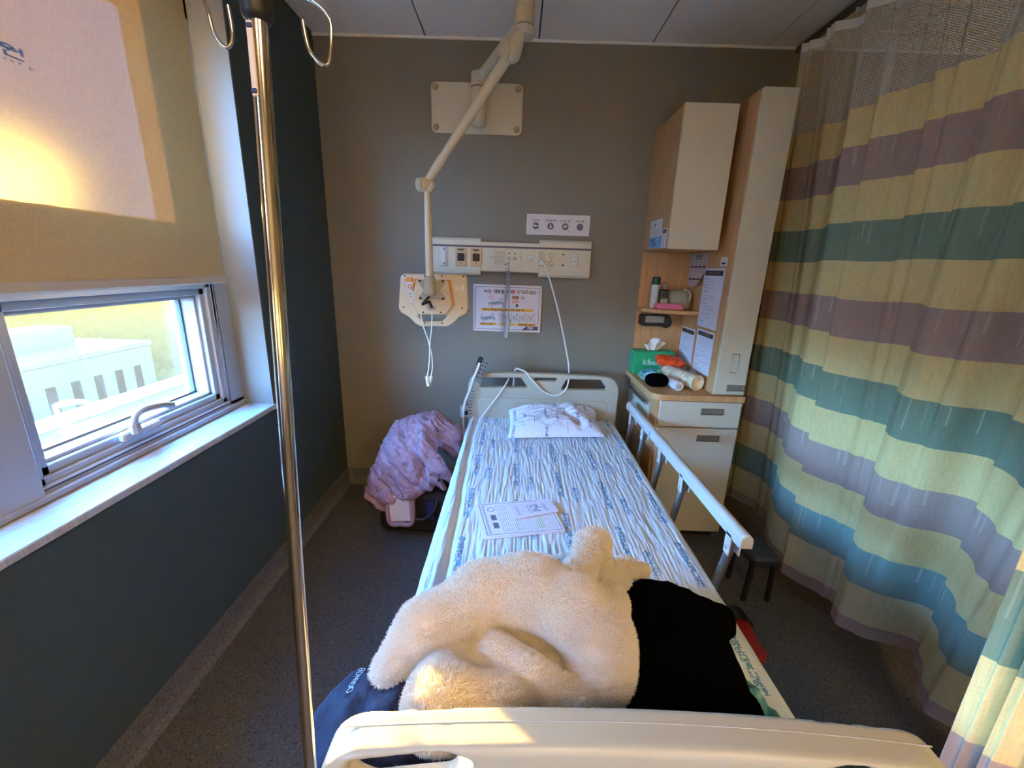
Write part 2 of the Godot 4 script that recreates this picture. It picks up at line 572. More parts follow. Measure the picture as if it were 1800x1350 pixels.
func materials() -> void:
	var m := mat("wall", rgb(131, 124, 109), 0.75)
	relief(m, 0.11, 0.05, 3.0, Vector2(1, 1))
	m = mat("wall_dark", rgb(60, 73, 73), 0.75)  # darker tone than the back wall, so its corner reads dark
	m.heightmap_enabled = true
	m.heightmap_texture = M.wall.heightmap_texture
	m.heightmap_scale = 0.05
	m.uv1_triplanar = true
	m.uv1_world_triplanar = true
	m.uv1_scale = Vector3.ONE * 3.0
	mat("reveal", rgb(205, 202, 194), 0.6)
	mat("jamb", rgb(116, 115, 108), 0.6)
	m = mat("ceiling", rgb(238, 232, 220), 0.85)
	relief(m, 0.2, 0.04, 4.0)
	mat("ceiling_grid", rgb(60, 58, 54), 0.8)
	# speckled sheet floor
	var i := pic(512, 512, rgb(104, 100, 94))
	for k in 5200:
		var g := rng.randf()
		var c := rgb(52, 48, 44) if g < 0.55 else (rgb(150, 140, 125) if g < 0.8 else rgb(84, 92, 98))
		var p := Vector2(rng.randf() * 512, rng.randf() * 512)
		ink(i, p, p + Vector2(rng.randf_range(-2, 2), rng.randf_range(-2, 2)), rng.randf_range(1.0, 3.2), c)
	m = mat("floor", Color(0.88, 0.88, 0.9), 0.5)
	m.albedo_texture = tex(i)
	m.uv1_triplanar = true
	m.uv1_world_triplanar = true
	m.uv1_scale = Vector3.ONE * 1.6
	m = mat("skirting", rgb(255, 255, 255), 0.5)
	m.albedo_texture = M.floor.albedo_texture
	m.uv1_triplanar = true
	m.uv1_world_triplanar = true
	m.uv1_scale = Vector3.ONE * 1.6
	# wood
	var wn := noise(0.02, 4, 11)
	i = pic(256, 512, Color.WHITE)
	for y in 512:
		for x in 256:
			var u := x / 256.0
			var g := lerpf(wn.get_noise_2d(x * 6.0, y * 0.35), wn.get_noise_2d((x - 256) * 6.0, y * 0.35), u) + 0.35 * wn.get_noise_2d(x * 22.0, y * 1.2)
			i.set_pixel(x, y, rgb(190, 138, 88).lerp(rgb(214, 166, 114), clampf(g * 0.9 + 0.5, 0, 1)))
	m = mat("wood", Color.WHITE, 0.45)
	m.albedo_texture = tex(i)
	m.uv1_triplanar = true
	m.uv1_world_triplanar = true
	m.uv1_scale = Vector3(1.6, 0.8, 1.6)
	mat("door_white", rgb(204, 198, 178), 0.4)
	mat("plastic_cream", rgb(206, 196, 170), 0.38)
	mat("plastic_white", rgb(208, 205, 197), 0.35)
	mat("bed_plastic", rgb(180, 173, 152), 0.33)
	mat("monitor_cream", rgb(206, 188, 156), 0.42)
	mat("orange", rgb(232, 150, 62), 0.45)
	mat("dark", rgb(28, 27, 28), 0.5)
	mat("black_cloth", rgb(5, 5, 6), 1.0)
	mat("rubber", rgb(40, 40, 42), 0.7)
	mat("chrome", rgb(196, 190, 182), 0.12, 1.0)
	mat("steel", rgb(176, 172, 164), 0.34, 1.0)
	mat("alu", rgb(196, 200, 204), 0.42, 1.0)
	mat("frame_white", rgb(156, 159, 164), 0.42)
	mat("gasket", rgb(78, 80, 84), 0.7)
	mat("cable_white", rgb(232, 230, 222), 0.45)
	mat("cable_grey", rgb(170, 168, 164), 0.5)
	mat("paper", rgb(236, 236, 238), 0.8)
	m = mat("pane", Color(0.95, 0.98, 1.0, 0.04), 0.02)
	m.transparency = BaseMaterial3D.TRANSPARENCY_ALPHA
	m = mat("fleece", rgb(254, 242, 226), 0.95)
	m.rim_enabled = true
	m.rim = 0.5
	m = mat("pile", rgb(255, 246, 232), 0.9)
	m.backlight_enabled = true
	m.backlight = Color(0.4, 0.36, 0.3)
	m = mat("puffer", rgb(160, 126, 138), 0.5)
	m.rim_enabled = true
	m.rim = 0.3
	relief(m, 0.05, 0.35, 5.0)
	M.black_cloth.metallic_specular = 0.1
	m = mat("puffer_lining", rgb(220, 204, 196), 0.95)
	m = mat("navy", rgb(32, 30, 52), 0.8)
	relief(m, 0.05, 0.3, 5.0)
	m = mat("mattress", rgb(90, 110, 140), 0.7)

func room() -> void:
	var b := MB.new()
	b.box(Vector3(1.03, 1.4, -0.075), Vector3(4.9, 2.8, 0.15))
	struct("wall_back", b, M.wall)
	b = MB.new()
	# window wall with openings: window_1 z .77-2.45; unseen window_2 z 3.22-4.9
	for s in [[0.0, 0.77, 0.0, 2.75], [0.77, 2.45, 0.0, 0.812], [0.77, 2.45, 2.46, 2.75], [2.45, 3.22, 0.0, 2.75], [3.22, 4.9, 0.0, 0.812], [3.22, 4.9, 2.46, 2.75], [4.9, 5.75, 0.0, 2.75]]:
		b.box(Vector3(XL - 0.18, (s[2] + s[3]) / 2, (s[0] + s[1]) / 2), Vector3(0.36, s[3] - s[2], s[1] - s[0]))
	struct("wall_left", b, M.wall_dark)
	struct("wall_right", span(Vector3(3.2, 0, -0.15), Vector3(3.35, 2.8, 5.75)), M.wall)
	struct("wall_rear", span(Vector3(-1.5, 0, 5.6), Vector3(3.35, 2.8, 5.75)), M.reveal)  # unseen, kept pale to bounce warm light into the room
	struct("floor", span(Vector3(-1.5, -0.12, -0.15), Vector3(3.35, 0, 5.75)), M.floor)
	var c := struct("ceiling", span(Vector3(-1.5, HC + 0.012, -0.15), Vector3(3.35, HC + 0.15, 5.75)), M.ceiling_grid)
	for kx in 8:
		for kz in 5:
			var x0 := XL + 0.61 * kx + 0.004
			var z0 := 1.22 * kz + 0.004
			part("ceiling_panel", span(Vector3(x0, HC, z0), Vector3(minf(x0 + 0.602, 3.2), HC + 0.014, minf(z0 + 1.212, 5.6)), 0.002), M.ceiling, c)
	struct("trim_1", span(Vector3(XL, HC - 0.012, 0), Vector3(3.2, HC, 0.012), 0.002), M.ceiling)
	# coved skirting of the floor sheet
	var p := PackedVector2Array([Vector2(0, 0), Vector2(0.03, 0), Vector2(0.012, 0.02), Vector2(0.005, 0.05), Vector2(0.005, 0.112), Vector2(0, 0.112)])
	b = MB.new()
	b.extrude(p, 5.6, Transform3D(Basis(Vector3(1, 0, 0), Vector3(0, 1, 0), Vector3(0, 0, 1)), Vector3(XL, 0, 0)))
	struct("baseboard_left", b, M.skirting)
	b = MB.new()
	b.extrude(p, 4.3, Transform3D(Basis(Vector3(0, 0, 1), Vector3(0, 1, 0), Vector3(-1, 0, 0)), Vector3(3.17, 0, 0)))
	struct("baseboard_back", b, M.skirting)

func window_wall() -> void:
	for wi in 2:  # second window is out of view, placed to light the room
		var z0: float = [0.77, 3.22][wi]
		var z1: float = [2.45, 4.9][wi]
		var w := Node3D.new()
		w.name = "window_%d" % (wi + 1)
		w.set_meta("kind", "structure")
		add_child(w)
		# lining of the opening
		var b := MB.new()
		b.box(Vector3(XL - 0.07, 1.645, z0 + 0.004), Vector3(0.142, 1.63, 0.008))
		b.box(Vector3(XL - 0.07, 1.645, z1 - 0.004), Vector3(0.142, 1.63, 0.008))
		b.box(Vector3(XL - 0.07, 2.456, (z0 + z1) / 2), Vector3(0.142, 0.008, z1 - z0))
		part("reveal_lining", b, M.jamb, w)
		# sill board with fine streaks
		var s := part("sill", span(Vector3(XL - 0.145, 0.812, z0), Vector3(XL + 0.012, 0.836, z1), 0.003), M.sill if M.has("sill") else sill_mat(), w)
		s.set_meta("label", "pale streaked sill board")
		var zm := (z0 + z1) / 2 + 0.1
		var fx0 := -1.40
		var fx1 := -1.276
		# fixed outer frame
		b = MB.new()
		b.box(Vector3((fx0 + fx1) / 2, 0.853, (z0 + z1) / 2), Vector3(0.124, 0.046, z1 - z0), 0.004)
		b.box(Vector3((fx0 + fx1) / 2, 2.41, (z0 + z1) / 2), Vector3(0.124, 0.1, z1 - z0), 0.004)
		b.box(Vector3((fx0 + fx1) / 2, 1.64, z0 + 0.05), Vector3(0.124, 1.64, 0.1), 0.004)
		b.box(Vector3((fx0 + fx1) / 2, 1.64, z1 - 0.05), Vector3(0.124, 1.64, 0.1), 0.004)
		b.box(Vector3((fx0 + fx1) / 2 + 0.004, 1.64, zm), Vector3(0.132, 1.64, 0.11), 0.004)
		b.box(Vector3((fx0 + fx1) / 2, 1.49, (z0 + z1) / 2), Vector3(0.11, 0.18, z1 - z0), 0.004)
		b.box(Vector3(fx1 + 0.004, 0.848, (z0 + z1) / 2), Vector3(0.02, 0.02, z1 - z0), 0.002)
		part("window_frame", b, M.frame_white, w)
		for bay in 2:
			var a: float = [z0 + 0.1, zm + 0.055][bay]
			var e: float = [zm - 0.055, z1 - 0.1][bay]
			# lower vent sash: stepped profile with dark gaskets
			b = MB.new()
			var g := MB.new()
			for st in [[0.0, 0.024, -1.29], [0.024, 0.05, -1.302], [0.05, 0.062, -1.32]]:
				for q in [[a + st[0], a + st[1], 0.872, 1.40], [e - st[1], e - st[0], 0.872, 1.40]]:
					b.box(Vector3((st[2] - 1.42) / 2, (q[2] + q[3]) / 2, (q[0] + q[1]) / 2), Vector3(absf(st[2] + 1.42), q[3] - q[2], q[1] - q[0]), 0.002)
				b.box(Vector3((st[2] - 1.42) / 2, 0.872 + (st[0] + st[1]) / 2, (a + e) / 2), Vector3(absf(st[2] + 1.42), st[1] - st[0], e - a - st[0] * 2), 0.002)
				b.box(Vector3((st[2] - 1.42) / 2, 1.40 - (st[0] + st[1]) / 2, (a + e) / 2), Vector3(absf(st[2] + 1.42), st[1] - st[0], e - a - st[0] * 2), 0.002)
			var sash := part("sash", b, M.frame_white, w)
			for q in [[a + 0.062, 0.934, e - 0.062, 0.942], [a + 0.062, 1.33, e - 0.062, 1.338], [a + 0.062, 0.934, a + 0.07, 1.338], [e - 0.07, 0.934, e - 0.062, 1.338]]:
				g.box(Vector3(-1.385, (q[1] + q[3]) / 2, (q[0] + q[2]) / 2), Vector3(0.02, q[3] - q[1], q[2] - q[0]))
			for q in [[a - 0.003, 0.866, e + 0.003, 0.872], [a - 0.006, 0.866, a, 1.40]]:
				g.box(Vector3(-1.281, (q[1] + q[3]) / 2, (q[0] + q[2]) / 2), Vector3(0.012, q[3] - q[1], q[2] - q[0]))
			part("gasket", g, M.gasket, sash)
			part("pane", boxm(Vector3(-1.385, 1.135, (a + e) / 2), Vector3(0.006, 0.41, e - a - 0.12)), M.pane, sash)
			part("pane", boxm(Vector3(-1.385, 1.97, (a + e) / 2), Vector3(0.006, 0.8, e - a)), M.pane, w)
			b = MB.new()
			for q in [[a - 0.002, a + 0.08], [e - 0.08, e + 0.002]]: b.box(Vector3(-1.345, 1.97, (q[0] + q[1]) / 2), Vector3(0.11, 0.79, q[1] - q[0]), 0.003)
			for y in [1.60, 2.34]: b.box(Vector3(-1.345, y, (a + e) / 2), Vector3(0.108, 0.05, e - a), 0.003)
			part("glazing_bead", b, M.frame_white, w)
			if wi == 0 and bay == 0:
				# espagnolette handle on the bottom rail
				b = MB.new()
				b.box(Vector3(-1.278, 0.918, 1.33), Vector3(0.026, 0.032, 0.15), 0.006)
				b.box(Vector3(-1.262, 0.940, 1.365), Vector3(0.03, 0.05, 0.032), 0.008)
				var lever := []
				for q in [Vector3(-1.262, 0.94, 1.368), Vector3(-1.25, 0.985, 1.366), Vector3(-1.235, 1.002, 1.35), Vector3(-1.225, 0.998, 1.29), Vector3(-1.222, 0.984, 1.245)]: lever.append(q)
				b.tube(spline(lever, 5), 0.011, 10)
				b.box(Vector3(-1.228, 0.984, 1.252), Vector3(0.022, 0.02, 0.03), 0.005)
				var h := part("handle", b, M.frame_white, sash)
				h.set_meta("label", "white lever handle")
	# roller blinds
	var bl := thing("roller_blind", "translucent beige roller blind half lowered over the window", "blind", Vector3(-1.16, 1.405, 1.65))
	var i := pic(700, 1024, Color.WHITE)
	var bn := noise(0.03, 3, 4)
	for y in 1024:
		for x in 700:
			var g := bn.get_noise_2d(x * 1.5, y * 9.0) * 0.03 + bn.get_noise_2d(x * 9.0, y * 1.0) * 0.03
			i.set_pixel(x, y, Color(0.9 + g, 0.885 + g, 0.85 + g))
	# the print on the cloth ends with this syllable in view (z 1.55, y 1.89)
	var px := 700.0 / 1.47
	write(i, "대학교병원", Vector2((1.528 - 0.96) * px - 0, 0), 1.0, 0.1, Color(0, 0, 0, 0))
	var t := pic(150, 46, Color(0, 0, 0, 0))
	write(t, "대학교병원", Vector2(2, 4), 24, 3.4, Color(0.2, 0.22, 0.3, 0.85))
	scribble(t, Vector2(96, 34), 40, 7, Color(0.28, 0.3, 0.36, 0.7))
	t.crop(134, 46)
	# seen from the room the cloth runs from high z (left) to low z (right)
	i.flip_x()
	i.blend_rect(t, Rect2i(0, 0, 134, 46), Vector2i(int((2.43 - 1.522) * px) - 134, int((2.40 - 1.932) * 1024)))
	var cm := mat("blind_cloth", Color(0.90, 0.81, 0.63, 0.9972), 0.9)
	cm.albedo_texture = tex(i)
	cm.texture_repeat = false
	cm.transparency = BaseMaterial3D.TRANSPARENCY_ALPHA
	cm.backlight_enabled = true
	cm.backlight = Color(0.16, 0.146, 0.108)
	b_cloth(bl, cm)
	var b := MB.new()
	b.box(Vector3(-1.16, 1.418, 1.695), Vector3(0.014, 0.03, 1.472), 0.005)
	part("bottom_bar", b, M.blind_bar if M.has("blind_bar") else mat("blind_bar", rgb(205, 198, 184), 0.8), bl)
	b = MB.new()
	b.tube([Vector3(-1.16, 2.42, 0.955), Vector3(-1.16, 2.42, 2.44)], 0.022, 16)
	part("roller", b, M.frame_white, bl)
	var b2 := bl.duplicate()  # copy for the unseen second window, warms its light
	b2.name = numbered("roller_blind")
	add_child(b2)
	b2.position += Vector3(0, 0, 2.45)
	tag(b2, "unseen translucent beige roller blind over the second window, warming its light, behind the bed's foot", "blind")

func b_cloth(bl: Node3D, cm: Material) -> void:
	var b := MB.new()
	var rows := []
	for r in 30:
		var row := []
		for c in 40:
			var z := 2.43 - 1.47 * c / 39.0
			row.append(Vector3(-1.16 + 0.0015 * sin(z * 5.0 + r * 0.1), 2.40 - 1.0 * r / 29.0 + 0.02, z))
		rows.append(row)
	b.grid(rows, -1.0)
	part("cloth", b, cm, bl)

func sill_mat() -> StandardMaterial3D:
	var i := pic(256, 256, Color.WHITE)
	var f := noise(0.05, 2, 9)
	for y in 256:
		for x in 256:
			var g := 0.70 + 0.08 * f.get_noise_2d(x * 5.0, y * 0.25) + 0.04 * f.get_noise_2d(x * 0.4, y * 8.0)
			i.set_pixel(x, y, Color(g, g, g * 0.99))
	var m := mat("sill", Color.WHITE, 0.45)
	m.albedo_texture = tex(i)
	m.uv1_triplanar = true
	m.uv1_world_triplanar = true
	m.uv1_scale = Vector3.ONE * 2.0
	return m

func outside() -> void:
	var before := M.keys()
	var gm := mat("ground", rgb(44, 26, 7), 0.95)
	struct("ground", span(Vector3(-420, -26.2, -420), Vector3(-9, -26, 260)), gm)
	# lower roof below the window
	var rm := mat("terrace", rgb(72, 60, 40), 0.9)
	var wm := mat("render_white", rgb(84, 80, 67), 0.8)
	var r := thing("lower_roof", "flat sandy lower roof just below the window", "roof", Vector3(-5, -2.6, -8))
	part("deck", span(Vector3(-8.6, -26, -40), Vector3(-1.6, -2.6, 12)), rm, r)
	part("parapet", span(Vector3(-8.7, -2.6, -40), Vector3(-8.4, -1.62, 12), 0.03), wm, r)
	part("coping", span(Vector3(-8.78, -1.62, -40), Vector3(-8.32, -1.5, 12), 0.02), mat("coping", rgb(104, 98, 82), 0.7), r)
	var fr := thing("roof_railing", "white tube railing standing on the sandy lower roof", "railing", Vector3(-4.2, -2.6, -1.2))
	var b := MB.new()
	for z in [-3.4, -2.2, -1.0, 0.2]: b.tube([Vector3(-4.4, -2.6, z), Vector3(-4.4, -1.75, z)], 0.03, 8)
	for y in [-1.75, -2.1]: b.tube([Vector3(-4.4, y, -3.4), Vector3(-4.4, y, 1.4)], 0.03, 8)
	part("rail", b, wm, fr)
	# white block opposite, its upright windows in a row
	var o := thing("white_building", "long white building with a row of upright windows seen through the lower pane", "building", Vector3(-56, -26, -44))
	part("wall", span(Vector3(-62, -26, -54), Vector3(-50, -10.3, -12), 0.1), wm, o)
	var dk := mat("far_window", rgb(14, 11, 10), 0.4)
	for k in 10:
		var f := part("window", span(Vector3(-50.1, -17.6, -51.8 + k * 2.7), Vector3(-49.9, -12.6, -50.8 + k * 2.7), 0.03), dk, o)
		part("window_ledge", span(Vector3(-50.1, -17.9, -51.9 + k * 2.7), Vector3(-49.75, -17.6, -50.7 + k * 2.7), 0.02), wm, f)
	part("parapet", span(Vector3(-62.1, -10.3, -54.1), Vector3(-49.85, -9.7, -11.9), 0.05), wm, o)
	for k in 2:
		part("roof_block", span(Vector3(-60, -9.7, -50 + k * 14), Vector3(-56, -7.4, -40 + k * 14), 0.05), mat("roof_block", rgb(66, 61, 44), 0.8), o)
	part("roof_pier", span(Vector3(-56, -9.7, -38.4), Vector3(-54.4, -6.2, -37), 0.05), wm, o)
	# wooded hillside
	var rows := []
	var hn := noise(0.01, 3, 21)
	for r2 in 30:
		var row := []
		for c in 40:
			var x := -75.0 - r2 * 9.0
			var z := -260.0 + c * 10.0
			row.append(Vector3(x, -26.0 + pow(r2 / 29.0, 1.2) * 44.0 + hn.get_noise_2d(x, z) * 10.0, z))
		rows.append(row)
	b = MB.new()
	b.grid(rows, 1.0)
	struct("hillside", b, mat("hill", rgb(38, 22, 5), 0.95))
	var crown := MB.new()
	var cn := noise(0.9, 2, 3)
	var cr := []
	for r3 in 8:
		var row := []
		for c in 11:
			var th := PI * r3 / 7.0
			var ph := TAU * c / 10.0
			var d := Vector3(sin(th) * cos(ph), -cos(th), sin(th) * sin(ph))
			row.append(d * (1.0 + 0.7 * cn.get_noise_3dv(d * 2.6)))
		cr.append(row)
	crown.grid(cr, 1.0, true)
	var mm := MultiMesh.new()
	mm.transform_format = MultiMesh.TRANSFORM_3D
	mm.use_colors = true
	mm.mesh = crown.mesh()
	mm.instance_count = 9000
	for k in 9000:
		var x := rng.randf_range(-330, -68)
		var z := rng.randf_range(-250, 120)
		var h := -26.0 + pow(clampf((-75.0 - x) / 261.0, 0, 1), 1.2) * 44.0 + hn.get_noise_2d(x, z) * 10.0
		var s := rng.randf_range(1.2, 2.6)
		mm.set_instance_transform(k, Transform3D(Basis(Vector3.UP, rng.randf() * TAU).scaled(Vector3(s, s * rng.randf_range(0.9, 1.4), s)), Vector3(x, h + s * 0.6, z)))
		var g := rng.randf()
		mm.set_instance_color(k, Color(0.035, 0.026, 0.005).lerp(Color(0.05, 0.034, 0.008), g))
	var mi := MultiMeshInstance3D.new()
	mi.name = "hillside_trees"
	mi.multimesh = mm
	var tm := mat("tree_crown", Color.WHITE, 0.95)
	tm.vertex_color_use_as_albedo = true
	mi.material_override = tm
	add_child(mi)
	tag(mi, "hazy wooded hillside beyond the white building outside", "trees")
	mi.set_meta("kind", "stuff")
	for k in M:
		if not before.has(k):
			M[k].metallic_specular = 0.08
			M[k].roughness = 1.0
	# sunlit haze over the valley
	var fv := FogVolume.new()
	fv.name = "valley_haze"
	fv.shape = RenderingServer.FOG_VOLUME_SHAPE_BOX
	fv.size = Vector3(300, 27, 420)
	fv.position = Vector3(-182, -12.6, -60)
	var fm := FogMaterial.new()
	fm.albedo = rgb(98, 74, 31)
	fm.density = 0.013
	fv.material = fm
	fv.set_meta("kind", "stuff")
	tag(fv, "golden sunset haze over the valley beyond the lower roof", "haze")
	add_child(fv)

# ------------------------------------------------------------------ bed
func bed() -> void:
	var o := thing("hospital_bed", "white hospital bed with moulded head and foot boards and one folding side rail", "bed", Vector3(0.19, 0, 1.2))
	# head board: slab with three openings
	var hx := 0.188
	var head := func(p: Vector3) -> float:
		var q := Vector2(p.x, p.y)
		var d := sd_rrect(q, Vector2(hx, 0.655 - 0.012 * ((p.x - hx) / 0.46) ** 2), Vector2(0.462, 0.228), 0.085)
		d = maxf(d, -(sd_poly(q, [Vector2(-0.178, 0.838), Vector2(0.046, 0.844), Vector2(0.078, 0.797), Vector2(-0.19, 0.79)]) - 0.006))
		d = maxf(d, -(sd_poly(q, [Vector2(0.134, 0.848), Vector2(0.262, 0.85), Vector2(0.262, 0.842), Vector2(0.134, 0.839)]) - 0.004))
		d = maxf(d, -(sd_poly(q, [Vector2(0.333, 0.844), Vector2(0.53, 0.846), Vector2(0.566, 0.796), Vector2(0.306, 0.793)]) - 0.006))
		var z := 0.18 - p.z
		var t := slab(d, z, 0.024, 0.01)
		# shallow inset field below a groove line
		var ins := sd_rrect(q, Vector2(hx, 0.56), Vector2(0.40, 0.16), 0.03)
		if z < 0.0: t = maxf(t, -maxf(absf(ins) - 0.004, -z - 0.027 + 0.0) ) if absf(ins) < 0.02 and z < -0.02 else t
		return t
	part("head_board", net(head, Vector3(-0.29, 0.41, 0.14), Vector3(0.67, 0.90, 0.22), 0.0062), M.bed_plastic, o)
	var b := MB.new()
	b.box(Vector3(hx, 0.745, 0.2045), Vector3(0.78, 0.003, 0.003), 0.001)
	part("head_board_seam", b, M.bed_groove if M.has("bed_groove") else mat("bed_groove", rgb(176, 174, 166), 0.5), o)
	# foot board: thick, gently arched, rolled top, grip openings
	var foot := func(p: Vector3) -> float:
		var u := (p.x - 0.207) / 0.475
		var top := 0.846 - 0.032 * u * u
		var q := Vector2(p.x, p.y - top + 0.868)
		var d := sd_rrect(q, Vector2(0.207, 0.668), Vector2(0.477, 0.2), 0.06)
		d = maxf(d, -(sd_poly(q, [Vector2(-0.21, 0.838), Vector2(-0.085, 0.848), Vector2(-0.055, 0.834), Vector2(-0.085, 0.782), Vector2(-0.195, 0.772), Vector2(-0.225, 0.793)]) - 0.012))
		d = maxf(d, -(sd_poly(q, [Vector2(0.624, 0.838), Vector2(0.499, 0.848), Vector2(0.469, 0.834), Vector2(0.499, 0.782), Vector2(0.609, 0.772), Vector2(0.639, 0.793)]) - 0.012))
		# the rolled rim is thicker than the field inside it
		var rim := sd_rrect(q, Vector2(0.207, 0.64), Vector2(0.459, 0.195), 0.05)
		var half := lerpf(0.024, 0.034, smoothstep(-0.03, 0.0, rim))
		return slab(d, p.z - 2.205, half, 0.012)
	part("foot_board", net(foot, Vector3(-0.3, 0.42, 2.16), Vector3(0.73, 0.87, 2.255), 0.0066), M.bed_plastic, o)
	b = MB.new()
	var ln := []
	for k in 25:
		var u := -0.94 + 1.88 * k / 24.0
		ln.append(Vector3(0.207 + 0.475 * u, 0.8455 - 0.032 * u * u, 2.198))
	b.tube(ln, 0.0013, 6)
	part("foot_board_seam", b, M.bed_groove, o)
	b = MB.new()
	for z in [0.22, 2.13]: b.box(Vector3(0.19, 0.40, z), Vector3(0.84, 0.06, 0.05), 0.008)
	for x in [-0.2, 0.58]: b.box(Vector3(x, 0.40, 1.17), Vector3(0.05, 0.06, 1.9), 0.008)
	b.box(Vector3(0.19, 0.44, 1.18), Vector3(0.86, 0.03, 1.86), 0.006)
	part("frame", b, M.bed_plastic, o)
	for x in [-0.2, 0.58]:
		for z in [0.3, 2.05]:
			var l := part("leg", span(Vector3(x - 0.022, 0.1, z - 0.022), Vector3(x + 0.022, 0.38, z + 0.022), 0.004), M.bed_plastic, o)
			b = MB.new()
			add_disc(b, Vector3(x - 0.016, 0.052, z + 0.02), Vector3.RIGHT, 0.052, 0.032, 22, 0.3)
			b.box(Vector3(x, 0.085, z + 0.01), Vector3(0.05, 0.04, 0.06), 0.008)
			part("caster", b, M.rubber, l)
	part("mattress", span(Vector3(-0.255, 0.455, 0.21), Vector3(0.622, 0.565, 2.135), 0.02), M.mattress, o)
	# folding side rail on the right
	var ra := Vector3(0.70, 0.722, 0.285)
	var rb := Vector3(0.70, 0.738, 1.60)
	b = MB.new()
	var pr := PackedVector2Array()
	for k in 9:
		var a := PI * k / 8.0
		pr.append(Vector2(cos(a) * 0.019, 0.008 + sin(a) * 0.019))
	pr.append(Vector2(-0.019, -0.017)); pr.append(Vector2(0.019, -0.017))
	var zax := (rb - ra).normalized()
	var xax := Vector3.UP.cross(zax).normalized()
	b.extrude(pr, ra.distance_to(rb), Transform3D(Basis(xax, zax.cross(xax), zax), ra), 0.003)
	var rail := part("side_rail", b, M.plastic_white, o)
	for k in 2:
		b = MB.new()
		var c: Vector3 = [ra, rb][k]
		b.extrude(pr, 0.006, Transform3D(Basis(xax, zax.cross(xax), zax), c - zax * (0.005 if k == 0 else 0.001)), 0.002)
		part("end_cap", b, M.plastic_cream, rail)
	part("marker_band", boxm(ra.lerp(rb, 0.34) + Vector3(0, 0.0, 0), Vector3(0.0395, 0.03, 0.008), 0.002), mat("blue_mark", rgb(92, 118, 176), 0.5), rail)
	var post_x := 0.70
	for k in 5:
		var f: float = [0.07, 0.25, 0.46, 0.66, 0.955][k]
		var t := ra.lerp(rb, f)
		var ft := Vector3(post_x - 0.015, 0.36, t.z - 0.075)
		b = MB.new()
		b.tube([t + Vector3(0, -0.02, 0), ft], 0.0135, 14)
		part("rail_post", b, M.alu, o)
		b = MB.new()
		b.box(t + Vector3(-0.0165, -0.045, -0.004), Vector3(0.005, 0.075, 0.034), 0.002)
		b.box(t + Vector3(0.0165, -0.045, -0.004), Vector3(0.005, 0.075, 0.034), 0.002)
		add_disc(b, t + Vector3(-0.019, -0.062, -0.006), Vector3.LEFT, 0.006, 0.003, 12)
		part("rail_bracket", b, M.plastic_white, o)
	part("rail_beam", span(Vector3(0.655, 0.36, 0.22), Vector3(0.69, 0.4, 1.62), 0.006), M.bed_plastic, o)
	for z in [0.5, 1.3]: part("rail_arm", boxm(Vector3(0.63, 0.385, z), Vector3(0.07, 0.02, 0.04), 0.004), M.bed_plastic, o)

# ------------------------------------------------------------------ sheet, pillow, papers
func emblem(i: Image, c: Vector2, r: float, col: Color) -> void:
	ring(i, c, Vector2(r, r), r * 0.3, col)
	ink(i, c + Vector2(-r * 0.5, r * 0.2), c + Vector2(r * 0.1, -r * 0.5), r * 0.35, col)
	ink(i, c + Vector2(0, r * 0.4), c + Vector2(r * 0.5, -r * 0.2), r * 0.35, col)

func sheet_print(w: int, h: int, px: float, base: Color, col: Color, gap := 0.062) -> Image:
	var i := pic(w, h, base)
	var hh := 0.020 * px
	var a := pic(int(0.24 * px), int(hh * 1.5), Color(0, 0, 0, 0))
	emblem(a, Vector2(hh * 0.6, hh * 0.72), hh * 0.5, col)
	var wd := write(a, "세종충남대학교병원", Vector2(hh * 1.35, hh * 0.2), hh, maxf(1.3, hh * 0.13), col)
	a.crop(int(hh * 1.4 + wd), a.get_height())
	var s := pic(int(0.14 * px), int(hh * 1.5), Color(0, 0, 0, 0))
	emblem(s, Vector2(hh * 0.6, hh * 0.72), hh * 0.5, col)
	wd = write(s, "CNUSH", Vector2(hh * 1.35, hh * 0.12), hh * 1.05, maxf(1.3, hh * 0.13), col)
	s.crop(int(hh * 1.4 + wd), s.get_height())
	var d := pic(int(0.10 * px), int(hh * 0.6), Color(0, 0, 0, 0))
	ink(d, Vector2(2, 3), Vector2(d.get_width() - 3, d.get_height() - 3), maxf(1.4, hh * 0.12), col)
	a.rotate_90(CLOCKWISE); s.rotate_90(CLOCKWISE); d.rotate_90(CLOCKWISE)
	var st := [a, s, d]
	var nc := 0
	var x := 0.03
	while x * px < w - 4:
		var y := fmod(nc * 0.137, 0.33) - 0.2
		while y * px < h:
			var im: Image = st[nc % 3]
			i.blend_rect(im, Rect2i(0, 0, im.get_width(), im.get_height()), Vector2i(int(x * px), int(y * px)))
			y += 0.33
		nc += 1
		x += gap
	return i

